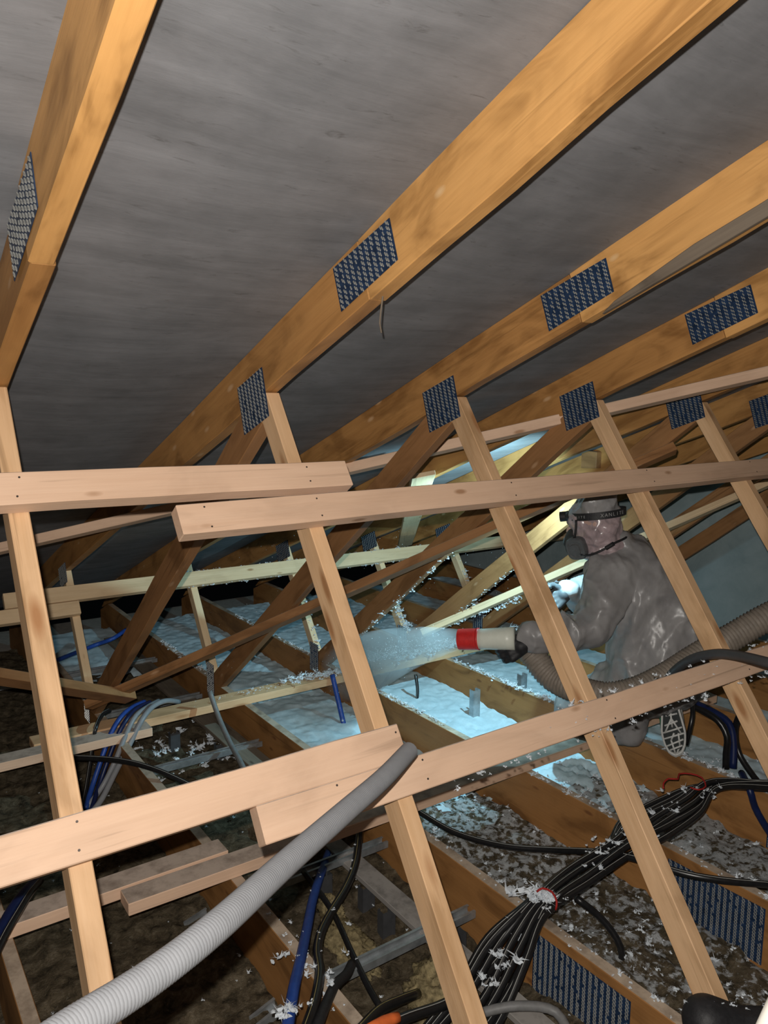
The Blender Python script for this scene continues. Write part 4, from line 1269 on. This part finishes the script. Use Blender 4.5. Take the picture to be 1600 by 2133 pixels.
# shoe tucked on its toes, tread facing the camera
def shoe(toe, heel, nrm, label_side=1):
    toe, heel, nrm = Vector(toe), Vector(heel), Vector(nrm)
    up = (heel - toe).normalized(); nrm = (nrm - up * nrm.dot(up)).normalized(); sd2 = up.cross(nrm)
    L = 0.285
    prof = [(0.0, 0.0), (0.012, 0.026), (0.05, 0.043), (0.10, 0.049), (0.15, 0.042), (0.20, 0.034), (0.25, 0.034), (0.275, 0.022), (0.285, 0.0)]
    def outline(sc=1.0, n=40):
        xs_ = np.array([p[0] for p in prof]); ws = np.array([p[1] for p in prof])
        t = (1 - np.cos(np.linspace(0, math.pi, n // 2))) / 2 * L
        w_ = np.interp(t, xs_, ws)
        r = [(a, b_ * sc) for a, b_ in zip(t, w_)]
        l = [(a, -b_ * sc * 0.92) for a, b_ in zip(t[::-1], w_[::-1])][1:-1]
        ctr = L / 2
        return [((a - ctr) * sc + ctr, b_) for a, b_ in r + l]
    def P3(a, b_, h): return toe + up * a + sd2 * b_ + nrm * (h - 0.010 * math.sin(min(1, a / 0.12) * math.pi) * 0.3)
    root = empty('shoe', toe)
    root.parent = person
    root.matrix_basis = person.matrix_basis.inverted() @ Matrix.Translation(toe)
    # midsole
    o1 = outline(); N = len(o1)
    v = [P3(a, b_, h) for h in (-0.030, 0.0) for (a, b_) in o1]
    f = [(i, (i + 1) % N, N + (i + 1) % N, N + i) for i in range(N)] + [tuple(range(N))[::-1], tuple(N + i for i in range(N))]
    obj('sole', mesh_from('sole', v, f), M['sole'], root)
    o2 = outline(0.88)
    v = [P3(a, b_, 0.0012) for (a, b_) in o2]
    obj('tread_bed', mesh_from('tread_bed', v, [tuple(range(N))]), M['shoe_dark'], root)
    # raised tread: rim and crossing bars
    bars = []
    rim = [P3(a, b_, 0.003) for (a, b_) in outline(0.93)]
    bars.append((rim + rim[:2], 0.0045))
    for (a0, b0, a1, b1) in ((0.03, -0.018, 0.05, 0.03), (0.045, -0.03, 0.075, 0.036), (0.075, -0.036, 0.10, 0.040), (0.10, -0.036, 0.125, 0.036), (0.02, 0.0, 0.07, -0.01), (0.07, -0.01, 0.10, 0.004), (0.13, -0.028, 0.15, 0.022), (0.10, 0.03, 0.16, 0.0), (0.10, -0.03, 0.16, 0.0), (0.125, 0.0, 0.19, 0.0), (0.05, 0.02, 0.10, 0.02), (0.17, -0.02, 0.18, 0.024), (0.20, -0.024, 0.205, 0.026), (0.225, -0.024, 0.23, 0.026), (0.25, -0.02, 0.255, 0.02)):
        bars.append(([P3(a0, b0, 0.003), P3((a0 + a1) / 2, (b0 + b1) / 2, 0.0035), P3(a1, b1, 0.003)], 0.0038))
    for pth_, r in bars:
        obj('tread_bar', tube('tread_bar', pth_, r, 6), M['tread'], root, smooth=True)
    upc = capsules('upper', [(toe + up * 0.05 - nrm * 0.045, 0.040, toe + up * 0.13 - nrm * 0.055, 0.044), (toe + up * 0.13 - nrm * 0.055, 0.044, toe + up * 0.235 - nrm * 0.06, 0.038), (toe + up * 0.20 - nrm * 0.09, 0.040, toe + up * 0.24 - nrm * 0.085, 0.038)], 0.006, 3)
    obj('upper', upc, M['shoe_white'], root, smooth=True)
    obj('side_panel', capsules('side_panel', [(toe + up * 0.09 - nrm * 0.05 + sd2 * -0.040, 0.010, toe + up * 0.15 - nrm * 0.055 + sd2 * -0.038, 0.012)], 0.004, 2), M['shoe_green'], root, smooth=True)
    obj('heel_tab', capsules('heel_tab', [(toe + up * 0.20 - nrm * 0.04 + sd2 * 0.036, 0.006, toe + up * 0.22 - nrm * 0.05 + sd2 * 0.038, 0.008)], 0.003, 2), M['shoe_green'], root, smooth=True)
    return root


s1 = shoe((2.618, 1.684, JT + 0.004), (2.596, 1.725, JT + 0.286), (-0.84, -0.52, 0.05))
s1['label'] = 'trainer with pale patterned tread and green trim, standing on its toe'

# ------------------------------------------------------------------ the blowing nozzle in the hand
nz = empty('nozzle', NZ0)
tag(nz, 'white and red blowing nozzle held in the black glove', 'nozzle')
pz = [NZ0 - nd * 0.03, NZ0, NZ0 + nd * 0.04, NZ0 + nd * 0.085, NZ0 + nd * 0.118]
obj('nozzle_body', tube('nozzle_body', pz, lambda i, s: (0.043, 0.043, 0.041, 0.039, 0.039)[i], 28), M['nozzle_white'], nz, smooth=True)
obj('nozzle_tip', tube('nozzle_tip', [NZ0 + nd * 0.112, NZ0 + nd * 0.17, NZ1 - nd * 0.003], lambda i, s: (0.041, 0.0405, 0.0395)[i], 28, False), M['nozzle_red'], nz, smooth=True)['label'] = 'red plastic tip'
obj('nozzle_ring', tube('nozzle_ring', [NZ0 + nd * 0.106, NZ0 + nd * 0.114], 0.0425, 28), M['nozzle_red'], nz, smooth=True)['label'] = 'red ring'

# ------------------------------------------------------------------ right bottom corner: boot toe on a joist, white sack close by
bt = empty('boot', (1.46, 0.70, JT))
tag(bt, 'black rubber boot toe flecked with white, on the joist in the bottom right corner', 'boot')
sole = prism('boot_sole', [(-0.30, -0.03), (-0.2, -0.04), (-0.05, -0.046), (0.04, -0.035), (0.065, 0), (0.04, 0.035), (-0.05, 0.046), (-0.2, 0.04), (-0.30, 0.03)], 0.02, 0.003, 5)
obj('sole', sole, M['rubber'], bt, frame((1.385, 0.762, JT + 0.001), (-0.79, 0.61, 0), (0.61, 0.79, 0)) @ Matrix(((1, 0, 0, 0), (0, 1, 0, 0), (0, 0, -1, 0.0215), (0, 0, 0, 1))))
bd = Vector((-0.79, 0.61, 0)); b0 = Vector((1.378, 0.766, JT + 0.125))
obj('boot_upper', capsules('boot_upper', [(b0 + bd * 0.012, 0.050, b0 - bd * 0.05 - Vector((0, 0, 0.02)), 0.047), (b0 + bd * 0.012 - Vector((0, 0, 0.062)), 0.047, b0 - bd * 0.06 - Vector((0, 0, 0.062)), 0.046), (b0 - bd * 0.05 - Vector((0, 0, 0.02)), 0.046, b0 - bd * 0.16 - Vector((0, 0, 0.02)), 0.046), (b0 - bd * 0.16 + Vector((0, 0, 0.02)), 0.05, b0 - bd * 0.25 + Vector((0, 0, 0.02)), 0.048), (b0 - bd * 0.2 + Vector((0, 0, 0.05)), 0.052, b0 - bd * 0.23 + Vector((0, 0, 0.28)), 0.058)], 0.008, 4), M['rubber'], bt, smooth=True)
scatter_line([b0 + bd * 0.02 + Vector((0, 0, .04)), b0 - bd * 0.08 + Vector((0, 0, .044))], 12, .003, .007, (.014, .014, .001), 'white flecks on the black boot toe', 0)
bm = bmesh.new(); bmesh.ops.create_icosphere(bm, subdivisions=5, radius=1)
for v in bm.verts:
    c = v.co.copy()
    zz = c.z
    c.x = math.copysign(abs(c.x) ** 0.8, c.x); c.y = math.copysign(abs(c.y) ** 0.8, c.y)
    k = 1 + 0.12 * (float(fbm(np.array([c.x * 3 + 5]), np.array([c.y * 3 + c.z * 4]), 41, 3)[0]) - 0.45)
    v.co = Vector((c.x * 0.095 * k, c.y * 0.095 * k, math.copysign(abs(zz) ** 0.7, zz) * 0.61))
sk = obj('sack', bm_mesh('sack', bm), M['sack'], None, Matrix.Translation((0.532, 0.185, 0.678)), True)
tag(sk, 'overexposed cream white sack bulging into the bottom right corner', 'sack')
